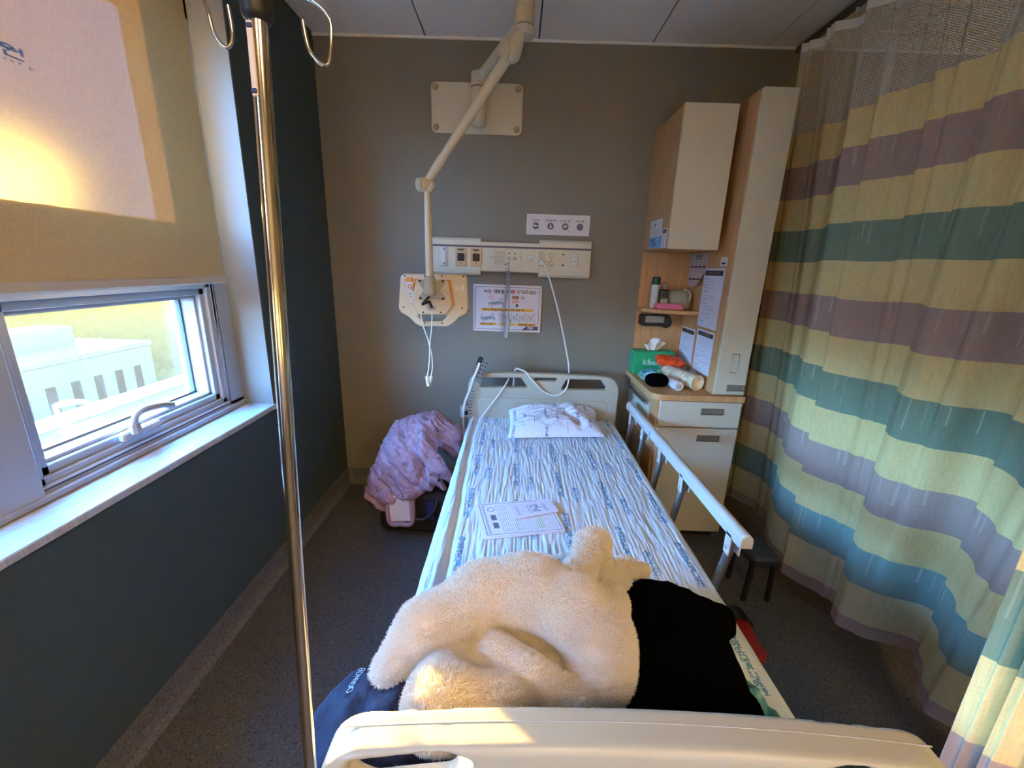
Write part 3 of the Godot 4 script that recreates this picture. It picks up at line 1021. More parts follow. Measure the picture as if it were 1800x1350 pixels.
func bedding() -> void:
	var px := 700.0
	var m := printed("sheet_cloth", sheet_print(int(1.16 * px), int(1.93 * px), px, Color(0.86, 0.91, 0.93), Color(0.22, 0.5, 0.72, 0.9)), 0.62)
	var f := noise(1.0, 3, 31)
	var f2 := noise(1.0, 2, 77)
	var prof := [Vector2(-0.266, 0.455), Vector2(-0.268, 0.50), Vector2(-0.268, 0.545), Vector2(-0.262, 0.575), Vector2(-0.248, 0.588)]
	for k in 240: prof.append(Vector2(-0.24 + 0.855 * k / 239.0, 0.5905))
	for q in [Vector2(0.624, 0.587), Vector2(0.634, 0.573), Vector2(0.638, 0.545), Vector2(0.638, 0.5), Vector2(0.636, 0.455)]: prof.append(q)
	var ln := [0.0]
	for k in prof.size() - 1: ln.append(ln[k] + prof[k].distance_to(prof[k + 1]))
	var b := MB.new()
	var rows := []
	for r in 230:
		var z := 0.208 + 1.93 * r / 229.0
		var row := []
		for q in prof:
			var wv := (0.3 - absf(f.get_noise_2d(q.x * 42.0, z * 3.0))) * 0.0066 + f.get_noise_2d(q.x * 110.0 + 50.0, z * 8.0) * 0.0022 + f2.get_noise_2d(q.x * 9.0, z * 4.0) * 0.002
			var fold := exp(-pow((q.x + 0.205 + 0.012 * sin(z * 3.0)) / 0.012, 2.0)) * -0.012 + exp(-pow((q.x + 0.228 + 0.012 * sin(z * 3.0)) / 0.012, 2.0)) * 0.006
			var top := smoothstep(0.56, 0.59, q.y)
			row.append(Vector3(q.x, q.y + 0.003 + (wv + fold) * top, z) + Vector3(-signf(0.19 - q.x), 0, 0) * (1.0 - top) * wv * 0.8)
		rows.append(row)
	b.grid(rows, 1.0)
	for k in b.uv.size(): b.uv[k].x = ln[k % prof.size()] / 1.16
	solo("bed_sheet", b, m, "crinkled pale blue-white bed sheet printed with blue hospital lettering", "sheet")
	# pillow
	var pm := printed("pillow_cloth", sheet_print(420, 330, 560.0, Color(0.93, 0.93, 0.96), Color(0.32, 0.34, 0.5, 0.85), 0.085), 0.6)
	b = MB.new()
	rows = []
	var nu := 46
	for side in 2:
		rows = []
		for r in nu:
			var row := []
			var v := 2.0 * r / (nu - 1) - 1.0
			for c in nu:
				var u := 2.0 * c / (nu - 1) - 1.0
				var pinch := 1.0 - 0.05 * (1.0 - v * v) * u * u
				var hh := pow(maxf(0.0, (1.0 - pow(absf(u), 3.2)) * (1.0 - pow(absf(v), 3.0))), 0.55)
				var w := f.get_noise_2d(u * 5.0 + 9.0, v * 5.0) * 0.006 + absf(f2.get_noise_2d(u * 2.0 + v * 1.6, v * 0.9 - u * 0.8 + 30.0)) * -0.02 * hh - 0.018 * exp(-pow((u - 0.30 - 0.28 * v) / 0.10, 2.0)) * hh * smoothstep(-0.7, 0.2, v) + 0.010 * exp(-pow((u - 0.48 - 0.3 * v) / 0.14, 2.0)) * hh
				var y := 0.612 + (0.088 * hh + w * minf(1.0, hh * 1.6)) if side == 0 else 0.612 - 0.012 * hh
				var base := Vector3(0.25 + u * 0.272 * pinch, y, 0.37 + v * 0.172 * (1.0 - 0.04 * (1 - u * u)))
				base.z += -0.03 * u
				base.y += 0.05 * smoothstep(0.0, -1.0, v) * 0.8
				row.append(base)
			rows.append(row)
		b.grid(rows, 1.0 if side == 0 else -1.0)
	solo("pillow", b, pm, "plump white pillow with rows of dark printed lettering at the bed head", "pillow")
	# papers on the sheet
	var ink_c := Color(0.16, 0.17, 0.24)
	var i := pic(420, 300, Color(0.92, 0.92, 0.96))
	for k in [[6, 5], [14, 13]]:
		for e in [[Vector2(k[0], k[1]), Vector2(420 - k[0], k[1])], [Vector2(420 - k[0], k[1]), Vector2(420 - k[0], 300 - k[1])], [Vector2(420 - k[0], 300 - k[1]), Vector2(k[0], 300 - k[1])], [Vector2(k[0], 300 - k[1]), Vector2(k[0], k[1])]]:
			if k[0] == 14: ink(i, e[0], e[1], 2.6, ink_c)
	for k in 22: # headline runs up the short side
		var y := 26.0 + k * 11.8
		ink(i, Vector2(26, y), Vector2(36, y + 7), 2.2, ink_c); ink(i, Vector2(36, y), Vector2(28, y + 7), 1.6, ink_c)
	for y in [120, 190]: # pictures beside the text
		rect(i, 58, y, 30, 48, rgb(120, 124, 138))
		for k in 5: rect(i, 62, y + 6 + k * 8, 20, 3, rgb(78, 80, 96))
	ring(i, Vector2(72, 66), Vector2(18, 20), 8, rgb(168, 172, 196))
	for k in 26:
		var x := 104.0 + k * 11.4
		var c := Color(0.42, 0.44, 0.55, 0.8)
		if k in [7, 17, 18, 19]: rect(i, x - 3, 150 + (k % 3) * 20, 9, 120 - (k % 3) * 20, rgb(206, 222, 188))
		var y := 24.0
		while y < 270:
			var yy := y + rng.randf_range(20, 70)
			ink(i, Vector2(x, y), Vector2(x, minf(yy, 276)), 2.0, c)
			y = yy + 8
	var pr := printed("leaflet_print", i, 0.7)
	# corners on the bed: (-.126,1.212) (.15,1.153) (.212,1.367) (-.084,1.418)
	var ax := Vector3(0.287, 0, -0.055)
	var c0 := Vector3(0.038, 0.598, 1.288)
	var ey := Vector3(-0.052, 0, -0.210)
	var bs := Basis(ax.normalized(), ey.normalized(), Vector3.UP)
	b = MB.new()
	b.card(c0 + Vector3(-0.006, -0.0006, 0.008), 0.29, 0.214, 0.0012, Basis(Vector3.UP, 0.02) * bs)
	solo("paper_sheet", b, M.paper, "white paper sheet peeping out under the bordered leaflet on the bed", "paper", "")
	b = MB.new()
	b.card(c0 + Vector3(0, 0.0016, 0), 0.288, 0.214, 0.0012, bs)
	solo("leaflet", b, pr, "printed leaflet with a double black border lying on the bed sheet", "leaflet")
	i = pic(300, 170, Color(0.88, 0.88, 0.93))
	var t := pic(170, 150, Color(0, 0, 0, 0))
	var blue := rgb(44, 62, 120)
	# brush lettering with a red heart, then lines of small print
	write(t, "안녕", Vector2(34, 30), 46, 5.0, blue)
	for k in 2:
		ink(t, Vector2(80, 24), Vector2(74, 16), 5, rgb(210, 70, 84)); ink(t, Vector2(80, 24), Vector2(86, 16), 5, rgb(210, 70, 84))
	for k in 5: ink(t, Vector2(30 + k * 22, 88), Vector2(42 + k * 22, 100 + (k % 2) * 8), 4, rgb(64, 110, 160))
	t.rotate_90(CLOCKWISE)
	i.blend_rect(t, Rect2i(0, 0, t.get_width(), t.get_height()), Vector2i(70, 4))
	for x in [40, 48, 222, 230, 238]: ink(i, Vector2(x, 30 + (x % 3) * 8), Vector2(x, 140), 2.4, Color(0.4, 0.42, 0.5))
	var lt := printed("booklet_print", i, 0.6)
	b = MB.new()
	ax = Vector3(0.184, 0, -0.064)
	bs = Basis(ax.normalized(), Vector3(-0.064, 0, -0.184).normalized(), Vector3.UP)
	b.card(Vector3(0.093, 0.603, 1.238), 0.178, 0.092, 0.003, bs)
	solo("booklet", b, lt, "small white booklet with blue brush lettering lying across the leaflet", "booklet")

# ------------------------------------------------------------------ cream fleece throw
func fleece() -> void:
	var caps := []
	var V := func(x, y, z): return Vector3(x, y, z)
	# big folded ridge across the top
	caps += chain([[Vector3(-0.236, 0.68, 1.988), 0.038], [Vector3(-0.178, 0.742, 1.938), 0.048], [Vector3(-0.055, 0.782, 1.882), 0.06], [Vector3(0.05, 0.79, 1.87), 0.066], [Vector3(0.145, 0.778, 1.912), 0.066], [Vector3(0.2, 0.748, 1.948), 0.06], [Vector3(0.203, 0.71, 1.985), 0.058], [Vector3(0.18, 0.675, 2.01), 0.054]])
	# tongue under it: a crisp edge running to the lower right, with a dip behind
	var c2 := chain([[Vector3(-0.10, 0.745, 1.89), 0.02], [Vector3(-0.07, 0.738, 1.935), 0.016], [Vector3(-0.015, 0.736, 1.978), 0.022], [Vector3(0.045, 0.722, 2.018), 0.030], [Vector3(0.135, 0.692, 2.058), 0.036]]) + chain([[Vector3(-0.03, 0.682, 1.925), 0.03], [Vector3(0.04, 0.66, 1.955), 0.042], [Vector3(0.15, 0.65, 1.995), 0.047]])
	# mound at the front
	var c3 := chain([[Vector3(-0.124, 0.695, 2.01), 0.048], [Vector3(-0.118, 0.715, 2.085), 0.058], [Vector3(-0.01, 0.69, 2.075), 0.056], [Vector3(0.085, 0.64, 2.08), 0.056]]) + chain([[Vector3(-0.118, 0.688, 1.975), 0.046], [Vector3(-0.065, 0.684, 1.98), 0.044], [Vector3(-0.005, 0.662, 2.012), 0.05]])
	var c4 := chain([[Vector3(-0.20, 0.66, 2.075), 0.026], [Vector3(-0.18, 0.63, 2.11), 0.036]])
	# thin layers lying behind the ridge
	var c5 := chain([[Vector3(-0.15, 0.625, 1.70), 0.022], [Vector3(-0.06, 0.632, 1.63), 0.026], [Vector3(0.02, 0.64, 1.60), 0.028]])
	c5 += chain([[Vector3(-0.13, 0.64, 1.78), 0.03], [Vector3(0.0, 0.655, 1.70), 0.04], [Vector3(0.1, 0.66, 1.68), 0.045], [Vector3(0.2, 0.665, 1.66), 0.045]])
	# upright ear and the flaps beside it
	var c6 := chain([[Vector3(0.15, 0.72, 1.85), 0.035], [Vector3(0.185, 0.755, 1.77), 0.034], [Vector3(0.215, 0.79, 1.71), 0.032], [Vector3(0.238, 0.79, 1.69), 0.028], [Vector3(0.25, 0.70, 1.70), 0.03]])
	var c7 := chain([[Vector3(0.26, 0.69, 1.68), 0.026], [Vector3(0.34, 0.668, 1.635), 0.02], [Vector3(0.405, 0.64, 1.61), 0.018]])
	c7 += chain([[Vector3(0.25, 0.675, 1.72), 0.034], [Vector3(0.312, 0.652, 1.68), 0.03]])
	var c8 := chain([[Vector3(0.235, 0.70, 1.74), 0.036], [Vector3(0.24, 0.715, 1.83), 0.042], [Vector3(0.232, 0.705, 1.91), 0.05]])
	var c9 := chain([[Vector3(-0.13, 0.645, 1.95), 0.045], [Vector3(-0.06, 0.65, 1.90), 0.055], [Vector3(0.12, 0.68, 1.87), 0.06], [Vector3(0.1, 0.64, 1.76), 0.06]])
	var groups := [[caps + c9, 0.03], [c2, 0.012], [c3, 0.024], [c4, 0.02], [c5, 0.03], [c6, 0.02], [c7, 0.02], [c8, 0.03]]
	var fn := noise(1.0, 2, 8)
	var f := func(p: Vector3) -> float:
		var d := 1.0
		for g in groups: d = smin(d, blob(g[0], g[1], p), 0.004)
		return maxf(d + fn.get_noise_3dv(p * 8.0) * 0.005, 0.598 - p.y)
	var mb := net(f, Vector3(-0.31, 0.58, 1.54), Vector3(0.45, 0.90, 2.15), 0.010)
	var o := thing("fleece_throw", "crumpled cream fleece throw heaped at the foot of the bed", "blanket", Vector3(0.02, 0.6, 1.9))
	part("cloth", mb, M.fleece, o)
	# pile: short bent hairs over the surface
	var hair := MB.new()
	var rows := []
	for r in 4:
		var t := r / 3.0
		var row := []
		for c in 4:
			var a := TAU * c / 3.0
			row.append(Vector3(cos(a) * 0.00125 * (1.0 - t * 0.85) + 0.45 * t * t * 0.0108, t * 0.0108, sin(a) * 0.00125 * (1.0 - t * 0.85)))
		rows.append(row)
	hair.grid(rows, 1.0, true)
	pile(o, mb, hair, 340000, M.pile)

func pile(o: Node3D, mb: MB, hair: MB, count: int, m: Material) -> void:
	var area := PackedFloat32Array()
	var tot := 0.0
	for k in range(0, mb.ix.size(), 3):
		var a := mb.v[mb.ix[k]]
		tot += (mb.v[mb.ix[k + 1]] - a).cross(mb.v[mb.ix[k + 2]] - a).length()
		area.append(tot)
	var mm := MultiMesh.new()
	mm.transform_format = MultiMesh.TRANSFORM_3D
	mm.mesh = hair.mesh()
	mm.instance_count = count
	var inv := xf_of(o).affine_inverse()
	var fl := noise(1.0, 2, 17)
	for k in count:
		var q := area.bsearch(rng.randf() * tot) * 3
		q = mini(q, mb.ix.size() - 3)
		var u := rng.randf()
		var w := rng.randf()
		if u + w > 1.0: u = 1.0 - u; w = 1.0 - w
		var i0 := mb.ix[q]
		var i1 := mb.ix[q + 1]
		var i2 := mb.ix[q + 2]
		var p := mb.v[i0] * (1 - u - w) + mb.v[i1] * u + mb.v[i2] * w
		var n := (mb.n[i0] * (1 - u - w) + mb.n[i1] * u + mb.n[i2] * w).normalized()
		var lean := Vector3(fl.get_noise_3dv(p * 13.0), fl.get_noise_3dv(p * 13.0 + Vector3(40, 0, 0)), fl.get_noise_3dv(p * 13.0 + Vector3(0, 40, 0))) * 1.3 + Vector3(rng.randf_range(-0.35, 0.35), rng.randf_range(-0.35, 0.35) - 0.1, rng.randf_range(-0.35, 0.35))
		var y := (n + lean * 0.9).normalized()
		if y.dot(n) < 0.25: y = (y + n).normalized()
		var x := y.cross(Vector3(rng.randf_range(-1, 1), rng.randf_range(-1, 1), rng.randf_range(-1, 1))).normalized()
		var s := rng.randf_range(0.7, 1.25)
		mm.set_instance_transform(k, inv * Transform3D(Basis(x * s, y * s, x.cross(y) * s), p - n * 0.001))
	var mi := MultiMeshInstance3D.new()
	mi.name = "pile"
	mi.multimesh = mm
	mi.material_override = m
	mi.set_meta("kind", "stuff")
	o.add_child(mi)

# a soft heap with a star-shaped outline (x, z), rising to a height function
func heap(outline: Array, base: float, hf: Callable, rings := 22) -> MB:
	var c := Vector2.ZERO
	for q in outline: c += q
	c /= outline.size()
	var loop := spline(outline + [outline[0]], 6)
	var rows := []
	for r in rings + 1:
		var t := 1.0 - float(r) / rings
		var row := []
		for q in loop:
			var p: Vector2 = c + (q - c) * t
			row.append(Vector3(p.x, base + hf.call(p, t), p.y))
		rows.append(row)
	var b := MB.new()
	var cl := signf(polygon_area(loop))
	b.grid(rows, -cl, true)
	return b

func polygon_area(p: Array) -> float:
	var a := 0.0
	for k in p.size() - 1: a += p[k].x * p[k + 1].y - p[k + 1].x * p[k].y
	return a

# ------------------------------------------------------------------ clothes
func clothes() -> void:
	var f := noise(1.0, 3, 61)
	var bh := func(p: Vector2, t: float) -> float:
		var e := pow(maxf(0.0, 1.0 - pow(t, 5.0)), 0.6)
		return e * (0.085 + 0.02 * f.get_noise_2d(p.x * 7.0, p.y * 5.0) + 0.012 * f.get_noise_2d(p.x * 18.0, p.y * 9.0)) + 0.002
	var ol := [Vector2(0.30, 1.70), Vector2(0.37, 1.635), Vector2(0.46, 1.638), Vector2(0.54, 1.695), Vector2(0.605, 1.735), Vector2(0.602, 1.785), Vector2(0.565, 1.82), Vector2(0.548, 1.90), Vector2(0.535, 2.0), Vector2(0.53, 2.11), Vector2(0.40, 2.135), Vector2(0.19, 2.135), Vector2(0.205, 2.06), Vector2(0.25, 1.96), Vector2(0.265, 1.82)]
	solo("black_garment", heap(ol, 0.596, bh), M.black_cloth, "folded plain black garment lying beside the cream fleece", "clothing")
	# teal cloth peeping out on its right
	var th := func(p: Vector2, t: float) -> float:
		return pow(maxf(0.0, 1.0 - pow(t, 4.0)), 0.6) * (0.03 + 0.02 * f.get_noise_2d(p.x * 24.0, p.y * 16.0)) + 0.002
	var i := pic(128, 128, rgb(96, 176, 172))
	for k in 46:
		var p := Vector2(rng.randf() * 128, rng.randf() * 128)
		ink(i, p, p + Vector2(rng.randf_range(-22, 22), rng.randf_range(-22, 22)), rng.randf_range(3, 11), [rgb(42, 110, 122), rgb(170, 214, 204), rgb(30, 78, 92)][k % 3])
	var tm := mat("teal_cloth", Color.WHITE, 0.8)
	tm.albedo_texture = tex(i)
	tm.uv1_triplanar = true
	tm.uv1_world_triplanar = true
	tm.uv1_scale = Vector3.ONE * 7.0
	solo("teal_cloth", heap([Vector2(0.50, 1.90), Vector2(0.56, 1.93), Vector2(0.575, 2.0), Vector2(0.59, 2.09), Vector2(0.58, 2.13), Vector2(0.50, 2.13), Vector2(0.49, 2.02)], 0.596, th), tm, "crumpled teal patterned cloth between the black garment and the bed edge", "cloth")
	# navy padded sleeve hanging over the left edge
	var nv := chain([[Vector3(-0.215, 0.645, 2.06), 0.05], [Vector3(-0.295, 0.61, 2.03), 0.054], [Vector3(-0.337, 0.56, 2.02), 0.056], [Vector3(-0.352, 0.505, 2.045), 0.046]])
	nv += chain([[Vector3(-0.21, 0.642, 2.0), 0.044], [Vector3(-0.30, 0.605, 1.985), 0.047]])
	nv += chain([[Vector3(-0.322, 0.56, 2.08), 0.048], [Vector3(-0.23, 0.645, 2.105), 0.042], [Vector3(-0.1, 0.632, 2.115), 0.034]])
	var nf := func(p: Vector3) -> float:
		return blob(nv, 0.03, p) + 0.006 * f.get_noise_3dv(p * 22.0) + 0.004 * sin(p.x * 70.0 + p.z * 40.0)
	var o := thing("navy_jacket", "navy padded jacket sleeve with grey lettering hanging off the bed corner", "jacket", Vector3(-0.25, 0.5, 2.04))
	part("sleeve", net(nf, Vector3(-0.45, 0.42, 1.9), Vector3(-0.03, 0.70, 2.19), 0.011), M.navy, o)
	var t := pic(160, 36, Color(0, 0, 0, 0))
	write(t, "BDNGOO", Vector2(4, 5), 25, 3.4, Color(0.74, 0.74, 0.78))
	var lm := printed("sleeve_print", t, 0.6)
	lm.transparency = BaseMaterial3D.TRANSPARENCY_ALPHA_SCISSOR
	lm.alpha_scissor_threshold = 0.4
	# lettering laid on the cloth along its curve
	var b := MB.new()
	var rows := []
	for r in 6:
		var row := []
		for c in 14:
			var w := Vector3(-0.318 + 0.018 * (1.0 - r / 5.0), 0.78, 1.955 + 0.092 * c / 13.0)
			for s in 40:
				var d: float = nf.call(w)
				if d < 0.0015: break
				w += Vector3(0.0, -1, 0) * d * 0.7
			row.append(w + Vector3(0, 0.0008, 0))
		rows.append(row)
	b.grid(rows, -1.0)
	part("lettering", b, lm, o)
	# pink padded coat dumped over a black bag by the head wall
	var bag := func(p: Vector3) -> float:
		var q := (p - Vector3(-0.53, 0.14, 0.47)).abs() - Vector3(0.21, 0.137, 0.12) + Vector3(0.06, 0.06, 0.06)
		return q.max(Vector3.ZERO).length() + minf(maxf(q.x, maxf(q.y, q.z)), 0.0) - 0.06 + 0.008 * f.get_noise_3dv(p * 9.0)
	o = thing("travel_bag", "black soft bag on the floor under the pink padded coat", "bag", Vector3(-0.53, 0, 0.47))
	part("body", net(bag, Vector3(-0.78, -0.02, 0.3), Vector3(-0.28, 0.42, 0.64), 0.016), M.black_bag if M.has("black_bag") else mat("black_bag", rgb(20, 20, 23), 0.7), o)
	b = MB.new()
	b.tube(spline([Vector3(-0.60, 0.24, 0.575), Vector3(-0.58, 0.17, 0.605), Vector3(-0.5, 0.12, 0.61), Vector3(-0.42, 0.17, 0.605), Vector3(-0.40, 0.24, 0.575)], 6), 0.012, 8)
	part("handle", b, M.dark, o)
	part("strap", boxm(Vector3(-0.44, 0.17, 0.592), Vector3(0.05, 0.12, 0.02), 0.006), mat("strap_blue", rgb(34, 34, 84), 0.7), o)
	var cp := []
	cp += chain([[Vector3(-0.47, 0.575, 0.46), 0.10], [Vector3(-0.60, 0.46, 0.49), 0.135], [Vector3(-0.70, 0.32, 0.52), 0.10], [Vector3(-0.75, 0.26, 0.53), 0.07]])
	cp += chain([[Vector3(-0.52, 0.47, 0.52), 0.11], [Vector3(-0.55, 0.37, 0.56), 0.09], [Vector3(-0.47, 0.36, 0.57), 0.07]])
	cp += chain([[Vector3(-0.60, 0.57, 0.42), 0.09], [Vector3(-0.46, 0.60, 0.40), 0.085], [Vector3(-0.36, 0.55, 0.42), 0.075], [Vector3(-0.315, 0.47, 0.43), 0.05]])
	cp += chain([[Vector3(-0.77, 0.25, 0.54), 0.045], [Vector3(-0.66, 0.255, 0.605), 0.04], [Vector3(-0.54, 0.295, 0.625), 0.035], [Vector3(-0.44, 0.335, 0.62), 0.03]])
	var cq := chain([[Vector3(-0.79, 0.235, 0.55), 0.035], [Vector3(-0.72, 0.205, 0.58), 0.04], [Vector3(-0.675, 0.165, 0.59), 0.032]])
	var ct := chain([[Vector3(-0.485, 0.60, 0.55), 0.035], [Vector3(-0.46, 0.53, 0.60), 0.042], [Vector3(-0.41, 0.43, 0.63), 0.042], [Vector3(-0.36, 0.345, 0.635), 0.03]])
	ct += chain([[Vector3(-0.42, 0.52, 0.60), 0.034], [Vector3(-0.36, 0.43, 0.62), 0.036], [Vector3(-0.325, 0.37, 0.62), 0.032]])
	var cf := func(p: Vector3) -> float:
		var d := smin(blob(cp, 0.04, p), blob(cq, 0.02, p), 0.02)
		d = smin(d, blob(ct, 0.02, p), 0.008)
		# stitched channels and creases
		var g := fposmod((p - Vector3(-0.5, 0.6, 0.5)).dot(Vector3(0.64, 0.76, 0.1)), 0.125) - 0.0625
		return d + 0.018 * exp(-g * g / 0.00012) + 0.010 * f.get_noise_3d(p.x * 12.0, p.y * 12.0, p.z * 12.0) + 0.022 * absf(f.get_noise_3d(p.x * 20.0 + p.y * 14.0, p.y * 9.0, p.z * 14.0))
	o = thing("padded_coat", "mauve pink padded coat heaped over the black bag on the floor", "coat", Vector3(-0.55, 0.3, 0.52))
	part("shell", net(cf, Vector3(-0.87, 0.1, 0.28), Vector3(-0.22, 0.72, 0.73), 0.0115), M.puffer, o)
	b = MB.new()
	b.box(Vector3(-0.605, 0.20, 0.625), Vector3(0.13, 0.17, 0.022), 0.008, Basis(Vector3(0, 0, 1), 0.08))
	var fl := part("inside_flap", b, M.puffer_lining, o)
	fl.set_meta("label", "pale fleece lining of the turned-back flap")
	b = MB.new()
	var rim := [Vector3(-0.665, 0.28, 0.628), Vector3(-0.66, 0.115, 0.63), Vector3(-0.60, 0.105, 0.635), Vector3(-0.535, 0.118, 0.63), Vector3(-0.53, 0.28, 0.628)]
	b.tube(spline(rim, 6), 0.014, 10)
	part("flap_piping", b, M.puffer, fl)
	for k in 3:
		var s := Vector3([-0.472, -0.42, -0.378][k], [0.475, 0.425, 0.392][k], 0.76)
		for q in 60:
			var d: float = cf.call(s)
			if d < 0.001: break
			s.z -= d * 0.6
		part("snap_button", disc(s, Vector3(0.1, 0.25, 1), 0.009, 0.005, 14), M.brass if k == 1 and M.has("brass") else (mat("brass", rgb(214, 176, 96), 0.25, 1.0) if k == 1 else M.dark), o)

# ------------------------------------------------------------------ monitor on its wall arm
func monitor_arm() -> void:
	var o := thing("monitor_arm", "cream jointed monitor arm bolted to the wall by a rounded plate", "monitor arm", Vector3(-0.25, 2.34, 0))
	var b := MB.new()
	b.extrude(rrect(-0.503, 2.213, 0.006, 2.466, 0.03), 0.012, Transform3D(Basis(Vector3(0, 0, 1), 0.0), Vector3(0, 0, 0.0)), 0.003)
	part("wall_plate", b, M.plastic_cream, o)
	for c in [Vector2(-0.478, 2.441), Vector2(-0.021, 2.440), Vector2(-0.477, 2.242), Vector2(-0.024, 2.240)]:
		part("bolt_cap", disc(Vector3(c.x, c.y, 0.012), Vector3.BACK, 0.017, 0.013, 18, 0.8), M.plastic_tan if M.has("plastic_tan") else mat("plastic_tan", rgb(176, 152, 112), 0.45), o)
	# upright post housing standing off the plate
	b = MB.new()
	b.lathe([Vector2(0.0001, 2.235), Vector2(0.026, 2.24), Vector2(0.04, 2.262), Vector2(0.042, 2.30), Vector2(0.042, 2.415), Vector2(0.04, 2.42)], 24, Transform3D(Basis(), Vector3(-0.235, 0, 0.062)))
	b.box(Vector3(-0.235, 2.32, 0.035), Vector3(0.07, 0.15, 0.05), 0.01)
	part("post", b, M.plastic_cream, o)
	b = MB.new()
	b.lathe([Vector2(0.042, 2.424), Vector2(0.043, 2.43), Vector2(0.043, 2.485), Vector2(0.036, 2.497), Vector2(0.0001, 2.50)], 24, Transform3D(Basis(), Vector3(-0.235, 0, 0.062)))
	b.tube([Vector3(-0.225, 2.462, 0.08), Vector3(-0.195, 2.465, 0.14)], [0.036, 0.031], 20)
	part("elbow", b, M.plastic_cream, o)
	b = MB.new()
	b.tube([Vector3(-0.205, 2.464, 0.12), Vector3(-0.01, 2.50, 0.505)], 0.03, 20)
	part("first_arm", b, M.plastic_cream, o)
	# upright pivot with its ribbed sleeve
	b = MB.new()
	var pr := [Vector2(0.0001, 2.492), Vector2(0.040, 2.493), Vector2(0.0425, 2.50)]
	for k in 6:
		pr.append(Vector2(0.0425, 2.505 + k * 0.018)); pr.append(Vector2(0.0425, 2.518 + k * 0.018)); pr.append(Vector2(0.0405, 2.520 + k * 0.018)); pr.append(Vector2(0.0405, 2.5215 + k * 0.018))
	pr.append(Vector2(0.0425, 2.615)); pr.append(Vector2(0.038, 2.625)); pr.append(Vector2(0.0001, 2.628))
	b.lathe(pr, 28, Transform3D(Basis(), Vector3(0.0, 0, 0.52)))
	part("pivot", b, M.plastic_tan2 if M.has("plastic_tan2") else mat("plastic_tan2", rgb(206, 192, 156), 0.42), o)
	var j1 := Vector3(-0.052, 2.398, 0.53)
	var kn := chain([[Vector3(0.0, 2.478, 0.522), 0.034], [Vector3(-0.022, 2.445, 0.526), 0.034], [j1, 0.046]])
	var axis := Vector3(-0.80, -0.12, 0.58).normalized()
	var kf := func(p: Vector3) -> float:
		return maxf(blob(kn, 0.02, p), absf((p - j1).dot(axis)) - 0.036)
	var kk := part("knuckle", net(kf, Vector3(-0.12, 2.33, 0.46), Vector3(0.06, 2.53, 0.6), 0.0065), M.plastic_cream, o)
	b = MB.new()
	b.lathe([Vector2(0.0001, 2.452), Vector2(0.041, 2.454), Vector2(0.0445, 2.462), Vector2(0.0445, 2.486), Vector2(0.041, 2.49)], 28, Transform3D(Basis(), Vector3(0.0, 0, 0.52)))
	part("collar", b, M.plastic_cream, kk)
	part("joint_cap", disc(j1 + axis * 0.036, axis, 0.042, 0.008, 28, 0.5), M.monitor_cream, kk)
	var j2 := Vector3(-0.435, 1.855, 0.545)
	b = MB.new()
	var dv := (j2 - j1).normalized()
	b.tube([j1 + dv * 0.02, j1 + dv * 0.52, j1 + dv * 0.525, j1 + dv * 0.60, j1 + dv * 0.605, j2 - dv * 0.01], [0.0245, 0.0195, 0.0215, 0.0202, 0.0185, 0.018], 22)
	part("spring_arm", b, M.plastic_cream, o)
	b = MB.new()
	add_disc(b, j2 - axis * 0.03, axis, 0.031, 0.062, 24, 0.12)
	b.box(j2 + Vector3(0.016, -0.004, 0), Vector3(0.05, 0.05, 0.04), 0.01, Basis(Vector3(0, 0, 1), -0.6))
	var k2 := part("lower_knuckle", b, M.plastic_cream, o)
	part("joint_cap", disc(j2 + axis * 0.032, axis, 0.028, 0.008, 24, 0.5), M.monitor_cream, k2)
	b = MB.new()
	b.tube([j2 + Vector3(0.008, -0.03, 0), Vector3(-0.426, 1.66, 0.545), Vector3(-0.424, 1.43, 0.548)], [0.0145, 0.0175, 0.0195], 20)
	part("drop_pole", b, M.plastic_cream, o)
	b = MB.new()
	b.lathe([Vector2(0.0001, 1.352), Vector2(0.024, 1.352), Vector2(0.029, 1.36), Vector2(0.027, 1.43), Vector2(0.022, 1.442), Vector2(0.0001, 1.442)], 24, Transform3D(Basis(), Vector3(-0.424, 0, 0.55)))
	part("socket", b, M.bracket_grey if M.has("bracket_grey") else mat("bracket_grey", rgb(168, 162, 142), 0.45), o)
	b = MB.new()
	var star := PackedVector2Array()
	for q in [Vector2(-0.062, 0.052), Vector2(-0.028, 0.04), Vector2(0, 0.034), Vector2(0.028, 0.04), Vector2(0.062, 0.052), Vector2(0.066, 0.04), Vector2(0.038, 0.0), Vector2(0.066, -0.034), Vector2(0.062, -0.046), Vector2(0.03, -0.04), Vector2(-0.03, -0.04), Vector2(-0.062, -0.046), Vector2(-0.066, -0.034), Vector2(-0.038, 0.0), Vector2(-0.066, 0.04)]: star.append(q)
	b.extrude(star, 0.012, Transform3D(Basis(), Vector3(-0.421, 1.373, 0.513)), 0.002)
	part("bracket", b, M.bracket_grey, o)
	for c in [Vector2(-0.478, 1.418), Vector2(-0.364, 1.420), Vector2(-0.478, 1.334), Vector2(-0.364, 1.335)]:
		part("screw", disc(Vector3(c.x, c.y, 0.525), Vector3.BACK, 0.006, 0.003, 10), M.dark, o)

	# monitor, its back to the room
	var mo := thing("bedside_monitor", "cream bedside monitor turned to the wall, hanging from the jointed arm", "monitor", Vector3(-0.42, 1.32, 0.49))
	var out := [Vector2(-0.566, 1.446), Vector2(-0.262, 1.452), Vector2(-0.252, 1.444), Vector2(-0.243, 1.288), Vector2(-0.252, 1.262), Vector2(-0.29, 1.243), Vector2(-0.325, 1.207), Vector2(-0.355, 1.193), Vector2(-0.486, 1.190), Vector2(-0.514, 1.203), Vector2(-0.547, 1.236), Vector2(-0.588, 1.258), Vector2(-0.597, 1.282), Vector2(-0.58, 1.436)]
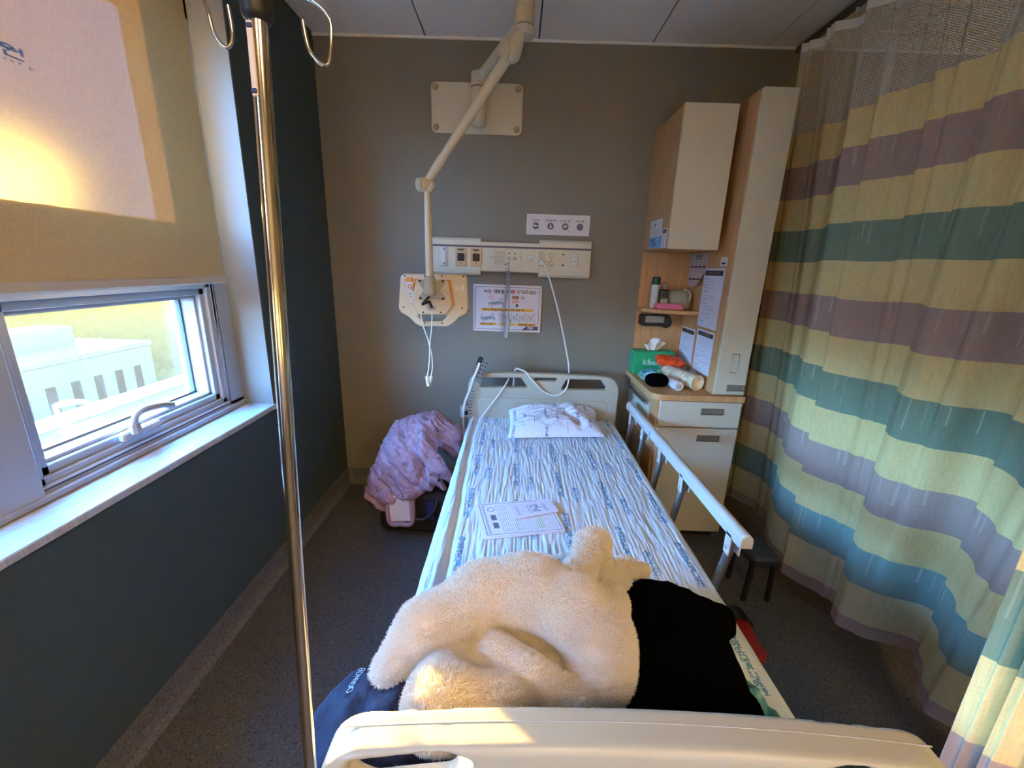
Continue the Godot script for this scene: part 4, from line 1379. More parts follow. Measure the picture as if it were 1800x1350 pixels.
	var hole := [Vector2(-0.497, 1.242), Vector2(-0.355, 1.245), Vector2(-0.378, 1.222), Vector2(-0.476, 1.219)]
	var mf := func(p: Vector3) -> float:
		var q := Vector2(p.x, p.y)
		var d := maxf(sd_poly(q, out) - 0.004, -(sd_poly(q, hole) - 0.004))
		return slab(d, p.z - 0.472, 0.018, 0.007)
	part("body", net(mf, Vector3(-0.612, 1.175, 0.445), Vector3(-0.228, 1.466, 0.5), 0.006), M.monitor_cream, mo)
	b = MB.new()
	b.extrude(PackedVector2Array([Vector2(-0.503, 1.424), Vector2(-0.339, 1.427), Vector2(-0.318, 1.30), Vector2(-0.352, 1.254), Vector2(-0.494, 1.251), Vector2(-0.523, 1.30)]), 0.024, Transform3D(Basis(), Vector3(0, 0, 0.488)), 0.005)
	part("rear_housing", b, M.monitor_cream, mo)
	for s in [-1.0, 1.0]:
		b = MB.new()
		var cx: float = -0.421 + s * 0.093
		b.extrude(PackedVector2Array([Vector2(cx - s * 0.012, 1.424), Vector2(cx - s * 0.004, 1.424), Vector2(cx + s * 0.014, 1.302), Vector2(cx + s * 0.006, 1.296)]) if s > 0 else PackedVector2Array([Vector2(cx + 0.006, 1.426), Vector2(cx + 0.014, 1.426), Vector2(cx - 0.006, 1.372), Vector2(cx - 0.012, 1.372)]), 0.022, Transform3D(Basis(), Vector3(0, 0, 0.489)), 0.002)
		part("side_strip", b, M.orange, mo)
	for c in [Vector2(-0.562, 1.440), Vector2(-0.46, 1.4425), Vector2(-0.375, 1.444), Vector2(-0.266, 1.445), Vector2(-0.573, 1.283), Vector2(-0.272, 1.287), Vector2(-0.467, 1.206), Vector2(-0.377, 1.207), Vector2(-0.468, 1.262), Vector2(-0.378, 1.264)]:
		part("screw", disc(Vector3(c.x, c.y, 0.489 if c.y > 1.27 or c.y < 1.22 else 0.511), Vector3.BACK, 0.0042, 0.002, 10), M.dark, mo)
	var i := pic(64, 42, rgb(190, 184, 176))
	for y in [4, 10, 15, 20, 25, 30, 35]: scribble(i, Vector2(4, y), 54, 4, rgb(60, 56, 54))
	b = MB.new()
	b.card(Vector3(-0.424, 1.287, 0.5125), 0.047, 0.027, 0.0006)
	part("rating_plate", b, printed("rating_print", i), mo)
	i = pic(64, 42, rgb(226, 220, 206))
	for y in [4, 11, 18]: scribble(i, Vector2(4, y), 50, 4, rgb(110, 100, 92))
	scribble(i, Vector2(10, 27), 46, 9, rgb(50, 44, 42))
	b = MB.new()
	b.card(Vector3(-0.285, 1.388, 0.4905), 0.045, 0.027, 0.0006)
	part("sticker", b, printed("monitor_sticker", i), mo)
	# short black hook-and-loop tie over the bracket
	b = MB.new()
	for seg in [[Vector3(-0.424, 1.345, 0.58), Vector3(-0.468, 1.305, 0.53)], [Vector3(-0.468, 1.303, 0.532), Vector3(-0.425, 1.322, 0.548)], [Vector3(-0.428, 1.32, 0.55), Vector3(-0.418, 1.29, 0.535)]]:
		b.tube(seg, 0.006, 6)
	part("tie", b, M.dark, mo)
	# remote in its slot
	var r := thing("remote_control", "white remote control with an orange top clipped on the monitor back", "remote control", Vector3(-0.54, 1.36, 0.5))
	var rx := Transform3D(Basis(Vector3(0, 0, 1), 0.2), Vector3(-0.527, 1.365, 0.489))
	b = MB.new()
	b.extrude(rrect(-0.018, -0.062, 0.018, 0.05, 0.008), 0.017, rx, 0.004)
	part("body", b, M.plastic_white, r)
	b = MB.new()
	b.extrude(rrect(-0.0185, 0.048, 0.0185, 0.066, 0.008), 0.018, rx, 0.004)
	part("top_cap", b, M.orange, r)
	b = MB.new()
	for k in 20:
		var a := TAU * k / 20
		b.tube([rx * Vector3(cos(a) * 0.009, 0.025 + sin(a) * 0.009, 0.0175), rx * Vector3(cos(a + 0.33) * 0.009, 0.025 + sin(a + 0.33) * 0.009, 0.0175)], 0.0018, 5, false)
	part("button_ring", b, mat("red_plastic", rgb(206, 60, 40), 0.4), r)
	for k in 8:
		part("button", disc(rx * Vector3(-0.008 + 0.016 * (k % 2), 0.004 - 0.015 * (k / 2), 0.017), Vector3.BACK, 0.0028, 0.002, 8), M.dark if k % 3 else M.cable_grey, r)
	# cables with the coiled ends hanging below
	var c1 := [Vector3(-0.50, 1.30, 0.50), Vector3(-0.487, 1.275, 0.505), Vector3(-0.47, 1.19, 0.51), Vector3(-0.447, 1.12, 0.51), Vector3(-0.43, 1.04, 0.51), Vector3(-0.428, 0.97, 0.51), Vector3(-0.436, 0.925, 0.51)]
	var c2 := [Vector3(-0.423, 1.262, 0.515), Vector3(-0.423, 1.235, 0.516), Vector3(-0.427, 1.18, 0.515), Vector3(-0.437, 1.10, 0.515), Vector3(-0.441, 1.02, 0.515), Vector3(-0.448, 0.96, 0.515), Vector3(-0.457, 0.925, 0.515)]
	var cb := thing("remote_cable", "thin white cable crossing itself below the monitor, its end bundled in a coil", "cable", Vector3(-0.44, 1.1, 0.51))
	b = MB.new()
	b.tube(spline(c1, 6), 0.0032, 8)
	part("cord", b, M.cable_white, cb)
	b = MB.new()
	b.tube(spline(c2, 6), 0.0032, 8)
	part("cord", b, M.cable_white, cb)
	for s in 2:
		var hx := []
		var top: Vector3 = [c2[-1], c1[-1]][s]
		var bot: Vector3 = Vector3(-0.449, 0.872, 0.515) if s == 0 else Vector3(-0.444, 0.885, 0.505)
		for k in 90:
			var a := TAU * k / 9.0
			hx.append(top.lerp(bot, k / 89.0) + Vector3(cos(a) * 0.0075, 0, sin(a) * 0.0075))
		b = MB.new()
		b.tube(hx, 0.0028, 6)
		part("coil", b, M.cable_white, cb)

# ------------------------------------------------------------------ head wall unit, signs, cables
func head_unit() -> void:
	var o := thing("bed_head_unit", "cream bed head service panel with sockets and switches on the wall", "service panel", Vector3(-0.03, 1.55, 0))
	var x0 := -0.503
	var x1 := 0.437
	# body profile in (z, y), the middle third cut back at top and bottom
	var prof := func(cut: bool) -> PackedVector2Array:
		var p := PackedVector2Array()
		if cut: p.append_array([Vector2(0, 1.468), Vector2(0.066, 1.468), Vector2(0.07, 1.472), Vector2(0.07, 1.632), Vector2(0.066, 1.636), Vector2(0, 1.636)])
		else:
			for k in 6:
				var a := -PI / 2 + PI / 2 * k / 5.0
				p.append(Vector2(0.042 + cos(a) * 0.028, 1.468 + sin(a) * 0.026))
			for k in 6:
				var a := PI / 2 * k / 5.0
				p.append(Vector2(0.042 + cos(a) * 0.028, 1.634 + sin(a) * 0.024))
			p.append(Vector2(0, 1.658)); p.append(Vector2(0, 1.442))
		return p
	var b := MB.new()
	var yz := func(x: float) -> Transform3D: return Transform3D(Basis(Vector3(0, 0, 1), Vector3(0, 1, 0), Vector3(1, 0, 0)), Vector3(x, 0, 0))
	b.extrude(prof.call(false), -0.214 - x0, yz.call(x0), 0.002)
	b.extrude(prof.call(true), 0.345, yz.call(-0.214))
	b.extrude(prof.call(false), x1 - 0.131, yz.call(0.131), 0.002)
	part("housing", b, M.plastic_cream, o)
	part("stripe", span(Vector3(x0 + 0.002, 1.604, 0.066), Vector3(x1 - 0.002, 1.6145, 0.0722), 0.001), mat("stripe", rgb(92, 78, 88), 0.4), o)
	part("lower_seam", span(Vector3(x0 + 0.002, 1.474, 0.068), Vector3(x1 - 0.002, 1.4755, 0.0705)), M.bed_groove, o)
	var zf := 0.070
	# left: clip rail
	b = MB.new()
	b.box(Vector3(-0.434, 1.547, zf + 0.003), Vector3(0.05, 0.108, 0.008), 0.002)
	b.box(Vector3(-0.432, 1.547, zf + 0.010), Vector3(0.028, 0.106, 0.01), 0.003)
	var clip := part("clip_rail", b, M.plastic_white, o)
	for y in [1.507, 1.587]: part("screw", disc(Vector3(-0.43, y, zf + 0.015), Vector3.BACK, 0.0045, 0.002, 10), M.dark, clip)
	for k in 2:
		var cx: float = [-0.331, -0.241][k]
		b = MB.new()
		b.extrude(rrect(cx - 0.032, 1.495, cx + 0.032, 1.597, 0.005), 0.008, Transform3D(Basis(), Vector3(0, 0, zf)), 0.002)
		var u := part("gas_outlet", b, M.outlet_plate if M.has("outlet_plate") else mat("outlet_plate", rgb(176, 166, 142), 0.35, 0.6), o)
		part("gas_port", boxm(Vector3(cx + 0.001, 1.546, zf + 0.009), Vector3(0.042, 0.044, 0.008), 0.003), mat("port_%d" % k, rgb(22, 28, 48) if k == 0 else rgb(18, 18, 20), 0.35), u)
		part("port_label", boxm(Vector3(cx, 1.588, zf + 0.0085), Vector3(0.036, 0.008, 0.002)), M.dark, u)
		for y in [1.577, 1.512]: part("screw", disc(Vector3(cx, y, zf + 0.008), Vector3.BACK, 0.0032, 0.0015, 8), M.dark, u)
	# nurse call plate
	var nc := part("call_plate", span(Vector3(-0.155, 1.495, zf - 0.001), Vector3(0.027, 1.598, zf + 0.0035), 0.0015), M.plastic_cream, o)
	b = MB.new()
	for r in 11:
		for c in 9:
			if (r + c) % 2 == 0: b.box(Vector3(-0.132 + c * 0.0078, 1.513 + r * 0.0072, zf + 0.0036), Vector3(0.0048, 0.0038, 0.001))
	var gr := part("speaker_grille", b, M.dark, nc)
	gr.set_meta("kind", "stuff")
	var i := pic(48, 10, rgb(214, 204, 180))
	scribble(i, Vector2(2, 2), 46, 6, rgb(70, 60, 54))
	b = MB.new()
	b.card(Vector3(-0.112, 1.5935, zf + 0.0038), 0.032, 0.0055, 0.0004)
	part("plate_print", b, printed("call_print", i), nc)
	for k in 2:
		var cx := -0.046 + k * 0.034
		part("indicator", disc(Vector3(cx, 1.576, zf + 0.0035), Vector3.BACK, 0.0042, 0.002, 10), M.dark, nc)
		part("push_button", disc(Vector3(cx, 1.548, zf + 0.0035), Vector3.BACK, 0.0105, 0.006, 20), M.cable_grey, nc)
	for x in [-0.149, 0.0215]: part("screw", disc(Vector3(x, 1.551, zf + 0.0035), Vector3.BACK, 0.003, 0.0015, 8), M.dark, nc)
	# telephone jack
	b = MB.new()
	b.box(Vector3(0.081, 1.553, zf + 0.003), Vector3(0.038, 0.036, 0.008), 0.003)
	var tj := part("phone_jack", b, M.plastic_white, o)
	part("jack_opening", boxm(Vector3(0.081, 1.547, zf + 0.0072), Vector3(0.017, 0.015, 0.002)), M.bed_groove, tj)
	# four sockets
	for k in 4:
		var c := Vector3(0.147 + 0.058 * (k % 2), 1.571 - 0.044 * (k / 2), zf)
		b = MB.new()
		b.lathe([Vector2(0.0001, 0.002), Vector2(0.014, 0.002), Vector2(0.0155, 0.007), Vector2(0.0185, 0.0075), Vector2(0.0195, 0.004), Vector2(0.0195, 0)], 24, Transform3D(Basis(Vector3(1, 0, 0), PI / 2), c))
		b.ix.reverse()
		for q in b.n.size(): b.n[q] = -b.n[q]
		var s := part("socket", b, M.plastic_cream, o)
		for a in [[-0.007, 0.004], [0.007, -0.004], [0.0, 0.0145], [0.0, -0.0145]]:
			part("pin_hole", disc(c + Vector3(a[0], a[1], 0.002), Vector3.BACK, 0.0026, 0.001 if absf(a[1]) < 0.01 else 0.006, 8), M.dark, s)
	for y in [1.578, 1.517]: part("blank_screw", disc(Vector3(0.274, y, zf), Vector3.BACK, 0.0055, 0.0025, 12), M.dark, o)
	var sw := part("switch_plate", span(Vector3(0.314, 1.512, zf - 0.001), Vector3(0.364, 1.588, zf + 0.005), 0.002), M.plastic_white, o)
	for k in 3: part("rocker", boxm(Vector3(0.339, 1.5765 - k * 0.0245, zf + 0.0065), Vector3(0.044, 0.0225, 0.006), 0.002), M.plastic_white, sw)

	# wall sign with four pictograms
	i = pic(560, 170, rgb(214, 206, 208))
	for e in [[Vector2(3, 3), Vector2(556, 3)], [Vector2(556, 3), Vector2(556, 166)], [Vector2(556, 166), Vector2(3, 166)], [Vector2(3, 166), Vector2(3, 3)]]: ink(i, e[0], e[1], 5, rgb(232, 228, 224))
	var heads := ["낙상주의", "화재대피안내", "손 씻기 실천", "폭언 폭행"]
	var gc := rgb(92, 86, 96)
	for k in 4:
		var cx := 82.0 + k * 131.0
		var hh := 15.0
		var t := pic(140, 22, Color(0, 0, 0, 0))
		var wd := write(t, heads[k], Vector2(2, 2), hh, 1.9, gc)
		i.blend_rect(t, Rect2i(0, 0, 140, 22), Vector2i(int(cx - wd / 2), 40))
		for y in range(66, 126):
			for x in range(int(cx) - 30, int(cx) + 30):
				if Vector2(x - cx, y - 96).length() < 29.0: i.set_pixel(x, y, gc)
		var w := rgb(226, 220, 222)
		if k == 0:
			ink(i, Vector2(cx - 28, 92), Vector2(cx - 6, 98), 8, w); ink(i, Vector2(cx - 6, 100), Vector2(cx + 28, 92), 8, w); ink(i, Vector2(cx - 12, 84), Vector2(cx + 2, 98), 5, w)
		elif k == 1:
			ink(i, Vector2(cx, 80), Vector2(cx - 9, 108), 6, w); ink(i, Vector2(cx, 80), Vector2(cx + 9, 108), 6, w); ink(i, Vector2(cx, 106), Vector2(cx, 114), 4, w)
		elif k == 2:
			ink(i, Vector2(cx - 12, 104), Vector2(cx + 10, 92), 11, w); ink(i, Vector2(cx - 2, 92), Vector2(cx + 12, 82), 5, w); ink(i, Vector2(cx - 12, 100), Vector2(cx - 6, 84), 5, w)
		else:
			ring(i, Vector2(cx, 98), Vector2(15, 12), 3, rgb(150, 146, 156)); ink(i, Vector2(cx - 8, 86), Vector2(cx + 8, 86), 3, rgb(150, 146, 156))
		scribble(i, Vector2(cx + 24, 134), 26, 6, gc)
	b = MB.new()
	b.card(Vector3(0.239, 1.746, 0.001), 0.374, 0.114, 0.005)
	solo("pictogram_sign", b, printed("sign_print", i, 0.5), "white wall sign with four grey round pictograms above the service panel", "sign")

	# fall-prevention notice
	i = pic(640, 440, rgb(206, 204, 214))
	rect(i, 0, 0, 640, 9, rgb(236, 236, 238)); rect(i, 0, 431, 640, 9, rgb(236, 236, 238)); rect(i, 0, 0, 9, 440, rgb(236, 236, 238)); rect(i, 631, 0, 9, 440, rgb(236, 236, 238))
	for q in [[18, 16, 604, 4], [18, 420, 604, 4], [18, 16, 4, 408], [618, 16, 4, 408]]: rect(i, q[0], q[1], q[2], q[3], rgb(70, 66, 76))
	var kc := rgb(34, 32, 40)
	write(i, "낙상 예방을 위해", Vector2(98, 42), 34, 4.4, kc)
	write(i, "꼭", Vector2(358, 40), 36, 5.0, rgb(206, 58, 56))
	write(i, "지켜주세요!", Vector2(410, 42), 34, 4.4, kc)
	var pill := func(x: float, y: float, w: float) -> void:
		ink(i, Vector2(x + 14, y), Vector2(x + w - 14, y), 27, rgb(222, 166, 58))
	pill.call(72, 232, 498); pill.call(56, 372, 166); pill.call(240, 372, 166); pill.call(420, 372, 180)
	write(i, "이동 시 도움 필요하면 호출 간호사와 함께 가요", Vector2(88, 224), 17, 2.3, kc)
	write(i, "침대 난간 올리기", Vector2(72, 364), 16, 2.2, kc)
	write(i, "물기 제거", Vector2(280, 364), 16, 2.2, kc)
	write(i, "미끄럼 방지 신발 신기", Vector2(434, 364), 15, 2.1, kc)
	# line drawings: person calling from bed, bed with rails, bathroom dangers, exercises
	var bedpic := func(x: float, y: float, s: float) -> void:
		ink(i, Vector2(x, y + 40 * s), Vector2(x + 110 * s, y + 22 * s), 3, kc); ink(i, Vector2(x, y + 40 * s), Vector2(x + 30 * s, y + 62 * s), 3, kc)
		ink(i, Vector2(x + 30 * s, y + 62 * s), Vector2(x + 140 * s, y + 44 * s), 3, kc); ink(i, Vector2(x + 110 * s, y + 22 * s), Vector2(x + 140 * s, y + 44 * s), 3, kc)
		ink(i, Vector2(x + 30 * s, y + 46 * s), Vector2(x + 120 * s, y + 34 * s), 16 * s, rgb(96, 134, 168))
		for q in [0, 30, 138]: ink(i, Vector2(x + q * s, y + (42 + (20 if q == 30 else 0)) * s), Vector2(x + q * s, y + (64 + (20 if q == 30 else 0)) * s), 4, kc)
		ring(i, Vector2(x + 116 * s, y + 8 * s), Vector2(12, 12) * s, 3, kc)
		ink(i, Vector2(x + 96 * s, y + 18 * s), Vector2(x + 128 * s, y + 26 * s), 12 * s, rgb(172, 178, 190))
	bedpic.call(140, 128, 1.0)
	ring(i, Vector2(168, 118), Vector2(24, 24), 3, rgb(196, 96, 92)); ink(i, Vector2(160, 110), Vector2(176, 128), 4, kc)
	bedpic.call(72, 274, 0.95)
	for k in 5: ink(i, Vector2(84 + k * 26, 318), Vector2(84 + k * 26, 336), 3, kc)
	ink(i, Vector2(74, 316), Vector2(86, 276), 5, rgb(110, 112, 124))
	rect(i, 366, 96, 60, 30, rgb(130, 46, 36)); ring(i, Vector2(394, 110), Vector2(14, 9), 4, rgb(226, 180, 70))
	rect(i, 362, 140, 70, 24, rgb(222, 152, 120)); rect(i, 400, 176, 24, 24, rgb(40, 42, 60))
	for k in 3: ink(i, Vector2(452 + k * 10, 102), Vector2(456 + k * 10, 128), 5, rgb(84, 82, 92))
	for k in 26:
		var p := Vector2(250 + (k % 13) * 27, 276 + (k / 13) * 34 + (k % 3) * 7)
		ring(i, p, Vector2(8, 10), 2.2, [kc, rgb(120, 116, 130), rgb(150, 104, 104)][k % 3])
		ink(i, p + Vector2(0, 10), p + Vector2(6 - (k % 5) * 3, 24), 2.4, kc)
	for y in range(388, 420):
		rect(i, 470 + (420 - y) * 0.9 if y > 396 else 500, y, 618 - (470 + (420 - y) * 0.9 if y > 396 else 500), 1, rgb(38, 52, 112))
	write(i, "CNU", Vector2(522, 393), 20, 4.0, rgb(230, 230, 236))
	b = MB.new()
	b.card(Vector3(-0.05, 1.2455, 0.001), 0.422, 0.284, 0.004)
	o = thing("fall_notice", "framed fall-prevention notice with drawings and yellow captions below the service panel", "notice", Vector3(-0.05, 1.245, 0))
	part("print", b, printed("notice_print", i, 0.3), o)
	b = MB.new()
	for q in [[-0.263, 1.1, -0.255, 1.391], [0.155, 1.1, 0.163, 1.391], [-0.263, 1.1, 0.163, 1.107], [-0.263, 1.384, 0.163, 1.391]]:
		b.box(Vector3((q[0] + q[2]) / 2, (q[1] + q[3]) / 2, 0.005), Vector3(q[2] - q[0], q[3] - q[1], 0.008), 0.0015)
	part("frame", b, M.plastic_white, o)

	# call handset on its coiled lead, crossing the notice
	o = thing("call_handset", "grey nurse call handset hanging on a coiled lead before the notice", "handset", Vector3(-0.05, 1.3, 0.12))
	b = MB.new()
	var hx := []
	for k in 330:
		var t := k / 329.0
		var a := TAU * k / 10.0
		var r := 0.0105 + 0.003 * sin(t * 9.0)
		var ax := Vector3(-0.052, 1.49, 0.115).lerp(Vector3(-0.068, 1.105, 0.115), t) + Vector3(0.006 * sin(t * 7.0), 0, 0)
		hx.append(ax + Vector3(cos(a) * r, 0, sin(a) * r))
	b.tube(hx, 0.0021, 5)
	part("coiled_lead", b, M.cable_grey, o)
	b = MB.new()
	b.tube(spline([Vector3(-0.045, 1.523, 0.072), Vector3(-0.046, 1.515, 0.10), Vector3(-0.043, 1.48, 0.112), Vector3(-0.037, 1.35, 0.116), Vector3(-0.039, 1.19, 0.116)], 6), 0.0032, 8)
	part("straight_lead", b, M.cable_grey, o)
	b = MB.new()
	b.tube([Vector3(-0.046, 1.524, 0.070), Vector3(-0.046, 1.523, 0.088)], 0.007, 12)
	b.tube([Vector3(-0.072, 1.508, 0.085), Vector3(-0.042, 1.524, 0.088)], 0.004, 8)
	part("plug", b, M.steel, o)
	b = MB.new()
	b.tube([Vector3(-0.037, 1.195, 0.117), Vector3(-0.038, 1.188, 0.117), Vector3(-0.048, 1.105, 0.117), Vector3(-0.049, 1.098, 0.117)], [0.008, 0.0135, 0.0125, 0.008], 16)
	b.tube([Vector3(-0.049, 1.103, 0.117), Vector3(-0.0515, 1.083, 0.117)], 0.015, 16)
	part("handpiece", b, mat("handset_grey", rgb(186, 188, 190), 0.45), o)

	# power cord: socket, wall, over the head board and down behind
	o = thing("power_cord", "white power cord looping from the wall socket over the head board", "cable", Vector3(0.2, 1.2, 0.1))
	b = MB.new()
	b.lathe([Vector2(0.0001, 0), Vector2(0.0185, 0), Vector2(0.0185, 0.016), Vector2(0.013, 0.024), Vector2(0.0001, 0.026)], 20, Transform3D(Basis(Vector3(1, 0, 0), PI / 2), Vector3(0.147, 1.527, 0.074)))
	part("plug", b, M.plastic_white, o)
	b = MB.new()
	b.tube(spline([Vector3(0.147, 1.527, 0.098), Vector3(0.156, 1.523, 0.115), Vector3(0.168, 1.505, 0.115), Vector3(0.185, 1.47, 0.10), Vector3(0.235, 1.33, 0.09), Vector3(0.278, 1.19, 0.09), Vector3(0.322, 1.02, 0.10), Vector3(0.342, 0.92, 0.13), Vector3(0.338, 0.85, 0.20), Vector3(0.318, 0.79, 0.225), Vector3(0.262, 0.755, 0.225), Vector3(0.19, 0.775, 0.222), Vector3(0.125, 0.835, 0.216), Vector3(0.08, 0.884, 0.20), Vector3(0.045, 0.897, 0.18), Vector3(0.012, 0.89, 0.15), Vector3(0.005, 0.80, 0.13), Vector3(0.0, 0.70, 0.12)], 7), 0.0052, 10)
	part("cord", b, M.cable_white, o)
	b = MB.new()
	b.tube(spline([Vector3(-0.02, 0.85, 0.13), Vector3(-0.028, 0.83, 0.16), Vector3(-0.04, 0.815, 0.208), Vector3(-0.08, 0.75, 0.215), Vector3(-0.13, 0.68, 0.22), Vector3(-0.185, 0.60, 0.228)], 6), 0.0048, 10)
	solo("bed_cable", b, M.cable_white, "short white cord slanting down the left of the head board onto the mattress", "cable")

	# bed handset hooked over the head board
	o = thing("bed_handset", "grey bed control handset with round keys hooked on the head board corner", "handset", Vector3(-0.19, 0.9, 0.21))
	var hb := Basis(Vector3(0, 0, 1), -0.42) * Basis(Vector3(1, 0, 0), -0.12)
	var hc := Vector3(-0.19, 0.895, 0.226)
	b = MB.new()
	b.extrude(rrect(-0.021, -0.075, 0.021, 0.075, 0.008), 0.02, Transform3D(hb, hc), 0.003)
	part("body", b, mat("handset_body", rgb(120, 122, 124), 0.5), o)
	for k in 10: part("key", disc(hc + hb * Vector3(-0.009 + 0.018 * (k % 2), 0.056 - 0.024 * (k / 2), 0.0195), hb * Vector3.BACK, 0.0052, 0.002, 10), M.dark, o)
	part("hook", boxm(hc + hb * Vector3(-0.034, 0.05, 0.006), Vector3(0.028, 0.05, 0.018), 0.004, hb), M.dark, o)
	b = MB.new()
	b.tube(spline([hc + hb * Vector3(-0.03, 0.04, 0.022), hc + hb * Vector3(-0.026, 0.0, 0.024), hc + hb * Vector3(-0.024, -0.06, 0.022), Vector3(-0.258, 0.78, 0.235), Vector3(-0.292, 0.68, 0.24), Vector3(-0.298, 0.56, 0.235), Vector3(-0.29, 0.42, 0.22)], 6), 0.0075, 10)
	part("lead", b, M.cable_white, o)
	b = MB.new()
	hx = []
	for k in 150:
		var t := k / 149.0
		var a := TAU * k / 14.0
		var r := 0.009 + 0.012 * t
		hx.append(Vector3(-0.232, 0.825, 0.228).lerp(Vector3(-0.272, 0.61, 0.235), t) + Vector3(cos(a) * r * minf(1.0, t * 3.0), sin(a) * 0.006, 0.004 * sin(a)))
	b.tube(hx, 0.0012, 5)
	part("thin_lead", b, M.dark, o)
	# low wall socket box by the bag
	o = thing("low_socket", "low cream wall socket half hidden between the coat and the bed", "socket", Vector3(-0.31, 0.57, 0))
	part("box", span(Vector3(-0.345, 0.52, 0.0), Vector3(-0.275, 0.60, 0.03), 0.005), M.plastic_cream, o)
	part("opening", boxm(Vector3(-0.31, 0.555, 0.031), Vector3(0.04, 0.03, 0.004), 0.001), M.dark, o)

# ------------------------------------------------------------------ bedside cabinets
func pull(o: Node3D, c: Vector3, w: float, h: float) -> void:   # recessed grey handle with a rim
	var b := MB.new()
	for q in [[0, h / 2 - 0.003, w, 0.006], [0, -h / 2 + 0.003, w, 0.006], [w / 2 - 0.003, 0, 0.006, h], [-w / 2 + 0.003, 0, 0.006, h]]:
		b.box(c + Vector3(q[0], q[1], 0.003), Vector3(q[2], q[3], 0.007), 0.001)
	var r := part("handle", b, M.steel, o)
	r.set_meta("label", "grey metal recessed pull")
	part("recess", boxm(c + Vector3(0, 0, 0.0008), Vector3(w - 0.008, h - 0.008, 0.002)), M.recess if M.has("recess") else mat("recess", rgb(140, 136, 126), 0.4, 0.5), r)

